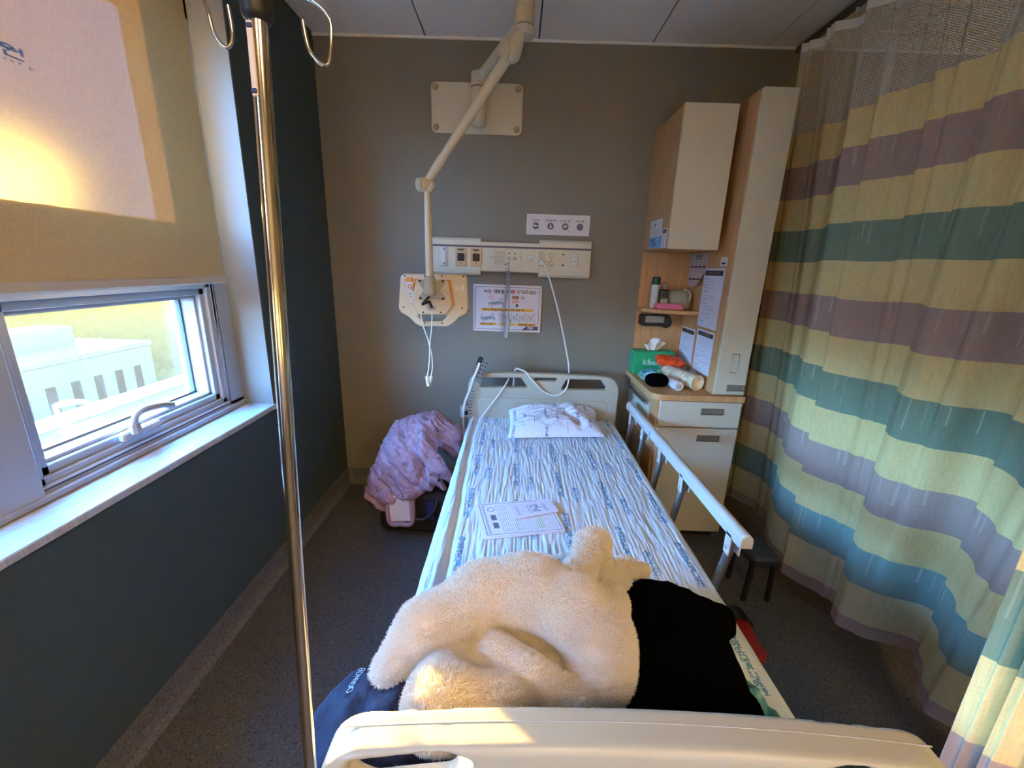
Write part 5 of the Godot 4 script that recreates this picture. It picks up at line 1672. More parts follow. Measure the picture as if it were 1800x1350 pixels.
func cabinets() -> void:
	var o := thing("base_cabinet", "low bedside cabinet with white drawer fronts and a wooden counter", "cabinet", Vector3(1.0, 0, 0.26))
	part("carcass", span(Vector3(0.77, 0.06, 0.002), Vector3(1.216, 0.85, 0.53), 0.002), M.wood, o)
	part("plinth", span(Vector3(0.79, 0.0, 0.02), Vector3(1.2, 0.06, 0.49)), M.dark, o)
	var top := PackedVector2Array([Vector2(0.732, 0.002), Vector2(0.732, 0.47)])
	for k in 7:
		var a := PI - PI / 2 * k / 6.0
		top.append(Vector2(0.792 + cos(a) * 0.06, 0.505 + sin(a) * 0.06))
	top.append_array([Vector2(1.216, 0.565), Vector2(1.216, 0.002)])
	var b := MB.new()
	b.extrude(top, 0.03, Transform3D(Basis(Vector3(1, 0, 0), Vector3(0, 0, 1), Vector3(0, -1, 0)), Vector3(0, 0.88, 0)), 0.003)
	part("counter", b, M.wood, o)
	var d := part("drawer", span(Vector3(0.785, 0.70, 0.531), Vector3(1.214, 0.842, 0.549), 0.002), M.door_white, o)
	pull(d, Vector3(1.062, 0.79, 0.549), 0.122, 0.036)
	d = part("door", span(Vector3(0.785, 0.062, 0.531), Vector3(1.214, 0.692, 0.549), 0.002), M.door_white, o)
	pull(d, Vector3(1.062, 0.638, 0.549), 0.122, 0.036)
	# pull-out tray front on the bed side with its bar
	d = part("side_tray", span(Vector3(0.757, 0.66, 0.03), Vector3(0.77, 0.80, 0.44), 0.003), M.door_white, o)
	b = MB.new()
	b.tube(spline([Vector3(0.757, 0.79, 0.02), Vector3(0.74, 0.792, 0.03), Vector3(0.738, 0.793, 0.06), Vector3(0.738, 0.793, 0.41), Vector3(0.74, 0.792, 0.43), Vector3(0.757, 0.79, 0.44)], 5), 0.008, 10)
	part("bar_handle", b, M.steel, d)

	o = thing("tall_cabinet", "narrow tall wardrobe with wood sides and a cream door standing on the counter", "cabinet", Vector3(1.13, 0.88, 0.26))
	part("carcass", span(Vector3(1.053, 0.881, 0.002), Vector3(1.212, 2.29, 0.53), 0.002), M.wood, o)
	d = part("door", span(Vector3(1.055, 0.886, 0.531), Vector3(1.212, 2.29, 0.548), 0.002), M.door_white, o)
	b = MB.new()
	for q in [[1.116, 1.004, 1.12, 1.105], [1.152, 1.004, 1.156, 1.105], [1.116, 1.101, 1.156, 1.105], [1.116, 1.004, 1.156, 1.008]]:
		b.box(Vector3((q[0] + q[2]) / 2, (q[1] + q[3]) / 2, 0.549), Vector3(q[2] - q[0], q[3] - q[1], 0.005), 0.001)
	part("flush_handle", b, M.steel, d)
	pull(d, Vector3(1.162, 0.924, 0.548), 0.092, 0.034)

	o = thing("wall_cabinet", "wall cabinet with a cream door and wooden side, hung above the corner shelf", "cabinet", Vector3(0.885, 1.61, 0.22))
	part("carcass", span(Vector3(0.757, 1.612, 0.002), Vector3(1.008, 2.256, 0.425), 0.002), M.wood, o)
	part("door", span(Vector3(0.757, 1.61, 0.426), Vector3(1.01, 2.257, 0.443), 0.002), M.door_white, o)
	o = thing("back_panel", "wooden back panel on the wall between counter and wall cabinet", "panel", Vector3(0.91, 0.88, 0))
	part("board", span(Vector3(0.762, 0.881, 0.0005), Vector3(1.052, 1.611, 0.0018)), M.wood, o)
	o = thing("corner_shelf", "small wooden corner shelf with a curved front edge", "shelf", Vector3(0.9, 1.26, 0.1))
	var sp := PackedVector2Array([Vector2(0.764, 0.003), Vector2(0.764, 0.06)])
	for q in spline([Vector2(0.766, 0.085), Vector2(0.80, 0.135), Vector2(0.87, 0.18), Vector2(0.96, 0.21), Vector2(1.0515, 0.222)], 5): sp.append(q)
	sp.append(Vector2(1.0515, 0.003))
	b = MB.new()
	b.extrude(sp, 0.02, Transform3D(Basis(Vector3(1, 0, 0), Vector3(0, 0, 1), Vector3(0, -1, 0)), Vector3(0, 1.283, 0)), 0.002)
	part("board", b, M.wood, o)
	# black holder below the shelf
	o = thing("wall_holder", "black bracket with a painted grey reflection fixed under the corner shelf", "holder", Vector3(0.86, 1.2, 0))
	b = MB.new()
	var pf := func(p: Vector3) -> float:
		var q := Vector2(p.x, p.y)
		var dd := sd_rrect(q, Vector2(0.862, 1.208), Vector2(0.088, 0.034), 0.016)
		dd = minf(dd, (q - Vector2(0.928, 1.198)).length() - 0.034)
		return slab(dd, p.z - 0.045, 0.043, 0.008)
	part("bracket", net(pf, Vector3(0.765, 1.155, -0.005), Vector3(0.97, 1.25, 0.095), 0.0075), M.dark, o)
	part("plate", boxm(Vector3(0.852, 1.217, 0.089), Vector3(0.115, 0.04, 0.004), 0.002), mat("holder_reflection", rgb(150, 146, 136), 0.3), o)  # grey rectangle colours in the reflection on the bracket face

	# notices stuck on the cabinets; each turned to face the bed side (-x)
	var side := Basis(Vector3(0, 0, 1), Vector3(0, 1, 0), Vector3(-1, 0, 0))
	var dk := rgb(48, 40, 44)
	var sheets := [
		["care_sheet", "largest white text sheet on the tall cabinet side, under the small square label", 0.347, 0.235, 1.365, 0.315, 1.0525],
		["rules_sheet", "white text sheet low on the tall cabinet side, nearest the cabinet door", 0.357, 0.21, 1.075, 0.235, 1.0525],
		["guide_sheet", "white text sheet low on the tall cabinet side, next to the tissue box", 0.118, 0.20, 1.068, 0.215, 1.0525],
	]
	for k in 3:
		var s: Array = sheets[k]
		var i := pic(220, int(220 * s[5] / s[3]), rgb(222, 220, 230))
		rect(i, 12, 10, 196, 24, rgb(58, 34, 34))
		scribble(i, Vector2(46, 15), 130, 12, rgb(214, 190, 180))
		var y := 48.0
		while y < i.get_height() - 22:
			if rng.randf() < 0.3: scribble(i, Vector2(16, y), 60, 8, dk)
			else: scribble(i, Vector2(18, y), rng.randf_range(110, 190), 5, rgb(120, 118, 128))
			y += 15.0 + (8.0 if rng.randf() < 0.25 else 0.0)
		b = MB.new()
		b.card(Vector3(s[6], s[4], s[2]), s[3], s[5], 0.0012, side)
		solo(s[0], b, printed(s[0], i), s[1], "notice", "text sheets on the tall cabinet side")
	# picture chart below the wall cabinet, its lower corner curling away
	var i := pic(240, 190, rgb(206, 176, 168))
	rect(i, 0, 0, 240, 44, rgb(190, 190, 196))
	write(i, "안내문", Vector2(82, 8), 26, 3.4, rgb(70, 60, 66))
	for r in 2:
		for c in 4:
			rect(i, 14 + c * 56, 46 + r * 72, 44, 24, rgb(212, 200, 198)); rect(i, 12 + c * 56, 72 + r * 72, 48, 9, rgb(44, 30, 30))
			ring(i, Vector2(36 + c * 56, 57 + r * 72), Vector2(9, 8), 4, [dk, rgb(160, 60, 60)][r])
			for q in 3: scribble(i, Vector2(14 + c * 56, 86 + r * 72 + q * 8), 44, 4, rgb(110, 76, 72))
	var cm := printed("chart_print", i)
	b = MB.new()
	var rows := []
	for r in 9:
		var row := []
		for c in 13:
			var u := c / 12.0
			var v := r / 8.0
			var lift := maxf(0.0, u + v - 1.45) * 0.055
			row.append(Vector3(1.0520 - lift, 1.606 - 0.185 * v + lift * 0.3, 0.006 + 0.236 * u - lift * 0.4))
		rows.append(row)
	b.grid(rows, -1.0)
	solo("picture_chart", b, cm, "pinkish picture chart with a curled corner just below the wall cabinet", "chart")
	i = pic(64, 40, rgb(226, 224, 222))
	scribble(i, Vector2(8, 6), 40, 8, rgb(100, 96, 100)); rect(i, 12, 24, 40, 9, dk)
	b = MB.new()
	b.card(Vector3(1.0525, 1.557, 0.435), 0.07, 0.042, 0.001, side)
	solo("small_label", b, printed("small_label", i), "small white label high on the tall cabinet side by the door edge", "label")
	# three stickers on the wall cabinet side
	i = pic(200, 90, rgb(222, 214, 208))
	ink(i, Vector2(32, 12), Vector2(32, 34), 6, rgb(150, 38, 34)); ring(i, Vector2(32, 38), Vector2(3, 3), 7, rgb(150, 38, 34))
	write(i, "체온", Vector2(64, 20), 15, 2.4, dk); ring(i, Vector2(64, 14), Vector2(3, 3), 3, dk)
	scribble(i, Vector2(20, 48), 160, 5, rgb(130, 120, 122))
	for k in 6: ink(i, Vector2(26 + k * 26, 58), Vector2(30 + k * 26, 74), 5, dk)
	scribble(i, Vector2(20, 80), 160, 5, dk)
	b = MB.new()
	b.card(Vector3(0.7565, 1.724, 0.218), 0.2, 0.086, 0.001, side)
	solo("thermometer_sticker", b, printed("sticker_a", i), "white sticker with a red thermometer on the wall cabinet side", "sticker")
	i = pic(200, 64, rgb(122, 168, 212))
	write(i, "반입금지", Vector2(24, 10), 17, 3.2, rgb(28, 44, 84)); write(i, "안전 확인", Vector2(44, 34), 17, 3.2, rgb(28, 44, 84))
	write(i, "!", Vector2(174, 10), 24, 4.0, rgb(28, 44, 84)); scribble(i, Vector2(70, 54), 60, 6, rgb(28, 44, 84))
	b = MB.new()
	b.card(Vector3(0.7565, 1.651, 0.228), 0.2, 0.058, 0.001, side)
	solo("blue_sticker", b, printed("sticker_b", i), "blue sticker with dark lettering at the wall cabinet's lower corner", "sticker")
	i = pic(80, 110, rgb(226, 222, 218))
	ink(i, Vector2(18, 16), Vector2(62, 16), 20, dk); ink(i, Vector2(34, 26), Vector2(36, 34), 5, dk)
	scribble(i, Vector2(14, 12), 50, 7, rgb(226, 222, 218))
	scribble(i, Vector2(20, 40), 42, 8, dk); ring(i, Vector2(40, 68), Vector2(12, 16), 3, rgb(90, 96, 92)); ink(i, Vector2(40, 84), Vector2(40, 94), 4, dk)
	scribble(i, Vector2(10, 100), 60, 5, dk)
	b = MB.new()
	b.card(Vector3(0.7565, 1.665, 0.368), 0.072, 0.096, 0.001, side)
	solo("narrow_sticker", b, printed("sticker_c", i), "narrow white sticker beside the cream door edge of the wall cabinet", "sticker")

func counter_things() -> void:
	var top := 0.8805
	# tissue box
	var o := thing("tissue_box", "green cardboard tissue box with a white tissue pulled out, against the wall", "tissue box", Vector3(0.87, top, 0.09))
	part("carton", span(Vector3(0.742, top, 0.03), Vector3(0.992, 1.025, 0.125), 0.003), mat("tissue_green", rgb(34, 158, 104), 0.45), o)
	var t := pic(256, 120, Color(0, 0, 0, 0))
	var wc := rgb(206, 226, 212)
	# rounded script: K l e e n e x
	var pen := func(pts: Array) -> void:
		for k in pts.size() - 1: ink(t, pts[k], pts[k + 1], 7.0, wc)
	pen.call([Vector2(14, 36), Vector2(22, 32), Vector2(20, 84)])
	pen.call(spline([Vector2(52, 36), Vector2(40, 54), Vector2(24, 62), Vector2(38, 70), Vector2(54, 86)], 4))
	pen.call(spline([Vector2(64, 78), Vector2(78, 50), Vector2(76, 28), Vector2(68, 36), Vector2(68, 76), Vector2(78, 84)], 5))
	for k in 2:
		var x := 86.0 + k * 32
		pen.call(spline([Vector2(x, 68), Vector2(x + 18, 60), Vector2(x + 10, 50), Vector2(x, 66), Vector2(x + 8, 84), Vector2(x + 26, 74)], 5))
	pen.call(spline([Vector2(152, 54), Vector2(152, 84), Vector2(156, 60), Vector2(168, 54), Vector2(172, 84)], 4))
	pen.call(spline([Vector2(180, 68), Vector2(198, 60), Vector2(190, 50), Vector2(180, 66), Vector2(188, 84), Vector2(204, 74)], 5))
	pen.call([Vector2(210, 52), Vector2(234, 86)]); pen.call([Vector2(234, 52), Vector2(210, 86)])
	var lm := printed("tissue_print", t, 0.5)
	lm.transparency = BaseMaterial3D.TRANSPARENCY_ALPHA_SCISSOR
	lm.alpha_scissor_threshold = 0.4
	var b := MB.new()
	b.card(Vector3(0.866, 0.955, 0.1252), 0.15, 0.07, 0.0006)
	part("lettering", b, lm, o)
	b = MB.new()
	var rows := []
	var tn := noise(1.0, 2, 5)
	for r in 14:
		var row := []
		for c in 20:
			var u := c / 19.0 * 2.0 - 1.0
			var v := r / 13.0
			var w := 0.03 + 0.04 * v
			row.append(Vector3(0.862 + u * w + 0.012 * v, 1.022 + v * (0.062 + 0.02 * sin(u * 3.0 + 1.0)), 0.078 + 0.022 * sin(u * 6.0) * (0.3 + v) + 0.012 * tn.get_noise_2d(u * 4.0, v * 4.0)))
		rows.append(row)
	b.grid(rows, 1.0)
	part("tissue", b, mat("tissue", rgb(236, 234, 228), 0.9), o)
	# on the corner shelf
	var sh := 1.2835
	o = thing("spray_can", "white spray can with a dark green cap at the back of the corner shelf", "can", Vector3(0.845, sh, 0.05))
	b = MB.new()
	b.lathe([Vector2(0.0001, sh), Vector2(0.024, sh), Vector2(0.0255, sh + 0.004), Vector2(0.0255, sh + 0.135), Vector2(0.022, sh + 0.142), Vector2(0.0001, sh + 0.143)], 24, Transform3D(Basis(), Vector3(0.845, 0, 0.055)))
	part("body", b, mat("can_white", rgb(206, 208, 204), 0.3), o)
	b = MB.new()
	b.lathe([Vector2(0.0235, sh + 0.138), Vector2(0.024, sh + 0.142), Vector2(0.0235, sh + 0.178), Vector2(0.021, sh + 0.184), Vector2(0.0001, sh + 0.185)], 24, Transform3D(Basis(), Vector3(0.845, 0, 0.055)))
	part("cap", b, mat("cap_green", rgb(16, 70, 46), 0.4), o)
	o = thing("toner_bottle", "dark bottle with a pale label and clear stopper before the spray can", "bottle", Vector3(0.88, sh, 0.09))
	b = MB.new()
	b.extrude(rrect(0.856, 0.075, 0.914, 0.112, 0.010), 0.115, Transform3D(Basis(Vector3(1, 0, 0), Vector3(0, 0, 1), Vector3(0, -1, 0)), Vector3(0, sh + 0.115, 0)), 0.004)
	part("body", b, mat("bottle_dark", rgb(30, 34, 30), 0.2), o)
	b = MB.new()
	b.lathe([Vector2(0.012, sh + 0.112), Vector2(0.009, sh + 0.12), Vector2(0.009, sh + 0.128), Vector2(0.016, sh + 0.132), Vector2(0.018, sh + 0.142), Vector2(0.014, sh + 0.152), Vector2(0.0001, sh + 0.155)], 18, Transform3D(Basis(), Vector3(0.887, 0, 0.093)))
	part("stopper", b, mat("stopper", rgb(150, 146, 130), 0.15), o)
	var i := pic(96, 110, rgb(34, 36, 34))
	for e in [[6, 6, 84, 2], [6, 44, 84, 2], [6, 6, 2, 40], [88, 6, 2, 40]]: rect(i, e[0], e[1], e[2], e[3], rgb(150, 150, 138))
	scribble(i, Vector2(16, 18), 66, 14, rgb(170, 168, 150))
	rect(i, 8, 54, 80, 40, rgb(190, 186, 160)); scribble(i, Vector2(16, 62), 62, 10, dk_ink()); scribble(i, Vector2(20, 80), 50, 6, dk_ink())
	b = MB.new()
	b.card(Vector3(0.885, sh + 0.058, 0.1122), 0.05, 0.095, 0.0006)
	part("label_print", b, printed("bottle_label", i, 0.4), o)
	o = thing("folded_cloth", "folded pink cloth at the front of the corner shelf", "cloth", Vector3(0.9, sh, 0.15))
	var pk := mat("pink_cloth", rgb(222, 122, 146), 0.85)
	relief(pk, 0.08, 0.2, 6.0)
	var fc := chain([[Vector3(0.845, sh + 0.012, 0.135), 0.012], [Vector3(0.97, sh + 0.012, 0.178), 0.0125]]) + chain([[Vector3(0.85, sh + 0.024, 0.13), 0.012], [Vector3(0.965, sh + 0.023, 0.168), 0.013]]) + chain([[Vector3(0.84, sh + 0.018, 0.115), 0.016], [Vector3(0.96, sh + 0.018, 0.145), 0.018]])
	var ff := func(p: Vector3) -> float: return maxf(blob(fc, 0.006, p), sh - p.y + 0.0005)
	part("roll", net(ff, Vector3(0.81, sh - 0.008, 0.085), Vector3(1.0, sh + 0.05, 0.205), 0.005), pk, o)
	o = thing("pouch", "clear grey-green pouch with a white strap at the right of the corner shelf", "pouch", Vector3(1.0, sh, 0.1))
	var pc := chain([[Vector3(0.955, sh + 0.045, 0.085), 0.038], [Vector3(1.012, sh + 0.05, 0.11), 0.036]]) + chain([[Vector3(0.945, sh + 0.085, 0.075), 0.028], [Vector3(1.005, sh + 0.092, 0.10), 0.03]]) + chain([[Vector3(0.965, sh + 0.02, 0.09), 0.018], [Vector3(1.02, sh + 0.02, 0.12), 0.018]])
	var pf := func(p: Vector3) -> float: return maxf(blob(pc, 0.03, p), sh - p.y + 0.0005)
	part("bag", net(pf, Vector3(0.9, sh - 0.008, 0.03), Vector3(1.052, sh + 0.14, 0.165), 0.007), mat("pouch_film", rgb(150, 152, 126), 0.22), o)
	b = MB.new()
	b.tube(spline([Vector3(0.99, sh + 0.118, 0.125), Vector3(1.015, sh + 0.105, 0.142), Vector3(1.022, sh + 0.08, 0.15), Vector3(1.018, sh + 0.055, 0.15)], 6), 0.0045, 8)
	part("strap", b, M.paper, o)
	# on the counter
	o = thing("black_pouch", "rounded black fabric pouch on the counter before the tissue box", "pouch", Vector3(0.80, top, 0.4))
	var bf := func(p: Vector3) -> float:
		var q := (p - Vector3(0.80, top + 0.036, 0.40)) / Vector3(0.062, 0.036, 0.045)
		return (pow(pow(absf(q.x), 3.0) + pow(absf(q.y), 2.4) + pow(absf(q.z), 3.0), 0.36) - 1.0) * 0.036
	part("body", net(bf, Vector3(0.725, top - 0.008, 0.34), Vector3(0.87, top + 0.085, 0.46), 0.007), M.black_cloth, o)
	o = thing("wipes_packet", "crumpled teal and blue wet tissue packet behind the black pouch", "packet", Vector3(0.80, top, 0.26))
	var wn := noise(1.0, 3, 41)
	var wf := func(p: Vector3) -> float:
		var q := (p - Vector3(0.805, top + 0.034, 0.27)) / Vector3(0.07, 0.034, 0.04)
		return (q.length() - 1.0) * 0.034 + 0.012 * wn.get_noise_3dv(p * 30.0)
	i = pic(64, 64, rgb(96, 190, 200))
	for k in 14: ink(i, Vector2(rng.randf() * 64, rng.randf() * 64), Vector2(rng.randf() * 64, rng.randf() * 64), 5, [rgb(30, 110, 180), rgb(150, 206, 120), rgb(222, 236, 236)][k % 3])
	var wm := mat("wipes_film", Color.WHITE, 0.3)
	wm.albedo_texture = tex(i)
	wm.uv1_triplanar = true
	wm.uv1_world_triplanar = true
	wm.uv1_scale = Vector3.ONE * 9.0
	part("body", net(wf, Vector3(0.72, top - 0.008, 0.21), Vector3(0.89, top + 0.08, 0.33), 0.007), wm, o)
	o = thing("orange_packet", "shiny orange snack packet propped on the plastic bag", "packet", Vector3(0.93, 0.95, 0.24))
	var ob := Basis(Vector3(0, 0, 1), -0.13) * Basis(Vector3(1, 0, 0), 0.3)
	var of := func(p: Vector3) -> float:
		var q: Vector3 = ob.inverse() * (p - Vector3(0.935, 0.983, 0.2))
		var w := q / Vector3(0.088, 0.026, 0.045)
		return (pow(pow(absf(w.x), 4.0) + pow(absf(w.y), 2.0) + pow(absf(w.z), 4.0), 0.33) - 1.0) * 0.024 + 0.004 * wn.get_noise_3dv(p * 40.0)
	part("wrapper", net(of, Vector3(0.82, 0.93, 0.13), Vector3(1.04, 1.03, 0.27), 0.0065), mat("orange_film", rgb(238, 84, 38), 0.22), o)
	# clear bag of rolled paper cups, and a bagged white tube beside it
	o = thing("paper_cups", "sleeve of cream paper cups lying in a clear plastic bag on the counter", "cups", Vector3(0.98, top, 0.36))
	var a0 := Vector3(0.905, top + 0.044, 0.22)
	var dirv := (Vector3(1.0, top + 0.044, 0.475) - a0).normalized()
	var bs := Basis(dirv.cross(Vector3.UP).normalized().cross(dirv).cross(dirv) * -1.0, dirv, dirv.cross(Vector3.UP).normalized().cross(dirv))
	bs = Basis(bs.y.cross(bs.z), bs.y, bs.z).orthonormalized()
	b = MB.new()
	var pr := [Vector2(0.0001, 0.0), Vector2(0.034, 0.0)]
	for k in 9:
		pr.append(Vector2(0.036, 0.004 + k * 0.026)); pr.append(Vector2(0.0385, 0.018 + k * 0.026)); pr.append(Vector2(0.0415, 0.024 + k * 0.026)); pr.append(Vector2(0.0375, 0.0275 + k * 0.026))
	pr.append(Vector2(0.043, 0.262)); pr.append(Vector2(0.0435, 0.268)); pr.append(Vector2(0.040, 0.269)); pr.append(Vector2(0.034, 0.235)); pr.append(Vector2(0.0001, 0.234))
	b.lathe(pr, 28, Transform3D(bs, a0))
	part("cup_stack", b, mat("paper_cup", rgb(232, 218, 184), 0.7), o)
	var cn := noise(1.0, 3, 91)
	b = MB.new()
	rows = []
	for r in 16:
		var row := []
		for c in 25:
			var an := TAU * c / 24.0
			var w := 0.047 + 0.01 * cn.get_noise_3d(cos(an) * 3.0, r * 0.4, sin(an) * 3.0) + 0.012 * maxf(0.0, cn.get_noise_2d(an * 3.0, r * 0.9))
			if r < 3: w *= 0.35 + 0.3 * r
			var p := a0 + bs * Vector3(cos(an) * w, -0.05 + 0.285 * r / 15.0, sin(an) * w)
			p.y = maxf(p.y, top + 0.001)
			row.append(p)
		rows.append(row)
	b.grid(rows, 1.0, true)
	var film := mat("clear_film", Color(0.95, 0.95, 0.92, 0.12), 0.12)
	film.transparency = BaseMaterial3D.TRANSPARENCY_ALPHA
	part("plastic_bag", b, film, o)
	o = thing("cream_tube", "white tube with a square mark on its cap lying beside the cups", "tube", Vector3(0.88, top, 0.42))
	b = MB.new()
	var ta := Vector3(0.865, top + 0.028, 0.31)
	var tb := Vector3(0.893, top + 0.0275, 0.492)
	b.tube([ta, ta.lerp(tb, 0.08), ta.lerp(tb, 0.7), ta.lerp(tb, 0.71), tb.lerp(ta, 0.02), tb], [0.012, 0.022, 0.025, 0.0268, 0.0268, 0.0255], 22)
	part("body", b, mat("tube_white", rgb(228, 228, 232), 0.3), o)
	b = MB.new()
	var td := (tb - ta).normalized()
	var tx := Vector3.UP.cross(td).normalized()
	for k in 4:
		var q := Basis(td, PI / 2 * k)
		b.box(tb + q * (tx * 0.008) + td * 0.0004, Vector3(0.0022, 0.0182, 0.001), 0.0, q * Basis(tx, td.cross(tx), td))
	part("square_mark", b, M.dark, o)

func dk_ink() -> Color: return rgb(48, 44, 40)

# ------------------------------------------------------------------ curtains
func stripe_image() -> Image:
	var i := pic(640, 1024, rgb(236, 230, 216))
	var ye := rgb(240, 214, 148)
	var mv := rgb(186, 158, 144)
	var gn := rgb(136, 154, 128)
	var te := rgb(140, 170, 158)
	var cols := [ye, mv, ye, gn, ye, mv, ye, gn, ye, mv, ye, te, rgb(222, 212, 166), mv]
	# the picture spans y 2.20 (top) to 0.06 (bottom)
	var px := 1024.0 / 2.14
	for k in 14:
		rect(i, 0, k * 0.16 * px, 640, 0.16 * px + 1, cols[k])
		if cols[k] != ye and k < 13:
			var x := 0.0
			while x < 640.0:
				x += rng.randf_range(10, 46) if rng.randf() < 0.7 else rng.randf_range(60, 140)
				var c: Color = cols[k].lerp(rgb(226, 222, 206), rng.randf_range(0.18, 0.5))
				ink(i, Vector2(x, k * 0.16 * px + 2), Vector2(x + rng.randf_range(-1, 1), (k * 0.16 + rng.randf_range(0.05, 0.12)) * px), rng.randf_range(3, 7), c)
	var f := noise(0.05, 2, 51)
	for y in 1024:
		for x in range(0, 640):
			var c := i.get_pixel(x, y)
			var g := 1.0 + 0.05 * f.get_noise_2d(x * 7.0, y * 0.5) + 0.03 * f.get_noise_2d(x * 1.0, y * 7.0)
			i.set_pixel(x, y, Color(c.r * g, c.g * g, c.b * g))
	return i

func hang(o: Node3D, top: Array, hem: Array, ym: Material, mesh_m: Material, head: Material, hy: Callable, us: float) -> void:
	var tp := spline(top, 14)
	var hp := spline(hem, 14)
	var n := 260
	var at := func(s: float, y: float) -> Vector3:
		var a := s * (tp.size() - 1)
		var c := s * (hp.size() - 1)
		var p: Vector2 = tp[int(a)].lerp(tp[mini(int(a) + 1, tp.size() - 1)], a - int(a))
		var q: Vector2 = hp[int(c)].lerp(hp[mini(int(c) + 1, hp.size() - 1)], c - int(c))
		var t := pow(clampf((2.62 - y) / 2.5, 0, 1), 0.8)
		var w := p.lerp(q, t)
		# small gathers fading towards the hem
		w += Vector2(0.034, 0.006) * sin(s * 68.0 + 0.9 * sin(s * 21.0)) * (1.0 - 0.7 * t) + Vector2(0.012, 0.002) * sin(s * 131.0) * (1.0 - 0.6 * t) + Vector2(0.008, 0.0) * sin(s * 230.0) * (1.0 - t)
		return Vector3(w.x, y, w.y)
	var band := func(y0: float, y1: float, nr: int, sag: float, low: bool) -> MB:
		var b := MB.new()
		var rows := []
		for r in nr:
			var row := []
			for c in n:
				var s := c / (n - 1.0)
				var ya := y0 - sag * absf(sin(s * 22.0))
				var yb: float = hy.call(s) if low else y1
				row.append(at.call(s, lerpf(ya, yb, r / (nr - 1.0))))
			rows.append(row)
		b.grid(rows, 1.0, false, us, 1.0)
		return b
	part("header", band.call(2.63, 2.58, 5, 0.012, false), head, o)
	var ms: MB = band.call(2.581, 2.199, 12, 0.0, false)
	part("mesh_panel", ms, mesh_m, o)
	part("striped_cloth", band.call(2.20, 0.08, 40, 0.0, true), ym, o)

func curtains() -> void:
	var im := stripe_image()
	var m := mat("curtain_stripes", Color.WHITE, 0.85)
	m.albedo_texture = tex(im)
	m.backlight_enabled = true
	m.backlight = Color(0.36, 0.34, 0.3)
	var i := Image.create(32, 32, false, Image.FORMAT_RGBA8)
	for y in 32:
		for x in 32:
			# hexagonal net: two round holes per repeat
			var h1 := Vector2((x - 8) / 8.5, (y - 16) / 13.0).length()
			var h2 := minf(Vector2((x - 24) / 8.5, y / 13.0).length(), Vector2((x - 24) / 8.5, (y - 32) / 13.0).length())
			i.set_pixel(x, y, Color(0.86, 0.83, 0.76, 0.0 if minf(h1, h2) < 0.72 else 1.0))
	var mm := mat("curtain_mesh", Color.WHITE, 0.9)
	mm.albedo_texture = tex(i)
	mm.transparency = BaseMaterial3D.TRANSPARENCY_ALPHA_SCISSOR
	mm.alpha_scissor_threshold = 0.5
	mm.uv1_scale = Vector3(86.0, 52.0, 1)
	var hd := mat("curtain_header", rgb(252, 248, 240), 0.85)
	hd.backlight_enabled = true
	hd.backlight = Color(0.3, 0.3, 0.28)
	var rail := thing("curtain_rail", "dark curtain rail fixed along the ceiling over the striped curtain", "rail", Vector3(1.5, 2.65, 1.2))
	var b := MB.new()
	b.box(Vector3(1.47, 2.662, 1.15), Vector3(0.028, 0.026, 2.3), 0.004)
	part("track", b, mat("rail_dark", rgb(92, 90, 82), 0.5, 0.5), rail)
	for k in 14: part("hook", boxm(Vector3(1.47, 2.638, 0.12 + k * 0.15), Vector3(0.008, 0.03, 0.012), 0.002), M.plastic_white, rail)
	var o := thing("privacy_curtain", "long striped privacy curtain with a net top drawn along the right of the bed", "curtain", Vector3(1.45, 0.1, 1.1))
	hang(o, [Vector2(1.42, 0.13), Vector2(1.445, 0.28), Vector2(1.475, 0.50), Vector2(1.48, 0.80), Vector2(1.48, 1.1), Vector2(1.48, 1.4), Vector2(1.48, 1.7), Vector2(1.48, 2.0), Vector2(1.48, 2.3)],
		[Vector2(1.445, 0.155), Vector2(1.46, 0.22), Vector2(1.53, 0.34), Vector2(1.545, 0.44), Vector2(1.44, 0.60), Vector2(1.37, 0.84), Vector2(1.385, 0.93), Vector2(1.455, 1.05), Vector2(1.46, 1.10), Vector2(1.415, 1.17), Vector2(1.44, 1.25), Vector2(1.57, 1.33), Vector2(1.575, 1.40), Vector2(1.46, 1.52), Vector2(1.46, 1.60), Vector2(1.52, 1.72), Vector2(1.42, 1.95), Vector2(1.5, 2.3)],
		m, mm, hd, func(s: float) -> float: return 0.085 + 0.012 * sin(s * 30.0), 3.0)
	var o2 := thing("privacy_curtain", "bunched end of a striped curtain standing close at the bed's foot corner", "curtain", Vector3(1.0, 0.1, 2.2))
	var hem := [Vector2(0.80, 2.20), Vector2(0.768, 2.165), Vector2(0.785, 2.135), Vector2(0.86, 2.15), Vector2(0.93, 2.20), Vector2(1.0, 2.15), Vector2(1.08, 2.20), Vector2(1.16, 2.15), Vector2(1.25, 2.2), Vector2(1.35, 2.25)]
	hang(o2, hem, hem, m, mm, hd, func(_s: float) -> float: return 0.08, 1.4)
	rail = thing("curtain_rail", "short ceiling rail over the bunched curtain at the bed's foot corner", "rail", Vector3(1.05, 2.65, 2.2))
	part("track", boxm(Vector3(1.06, 2.662, 2.18), Vector3(0.7, 0.026, 0.028), 0.004), M.rail_dark, rail)
	for k in 4: part("hook", boxm(Vector3(0.8 + k * 0.16, 2.638, 2.175), Vector3(0.012, 0.03, 0.008), 0.002), M.plastic_white, rail)

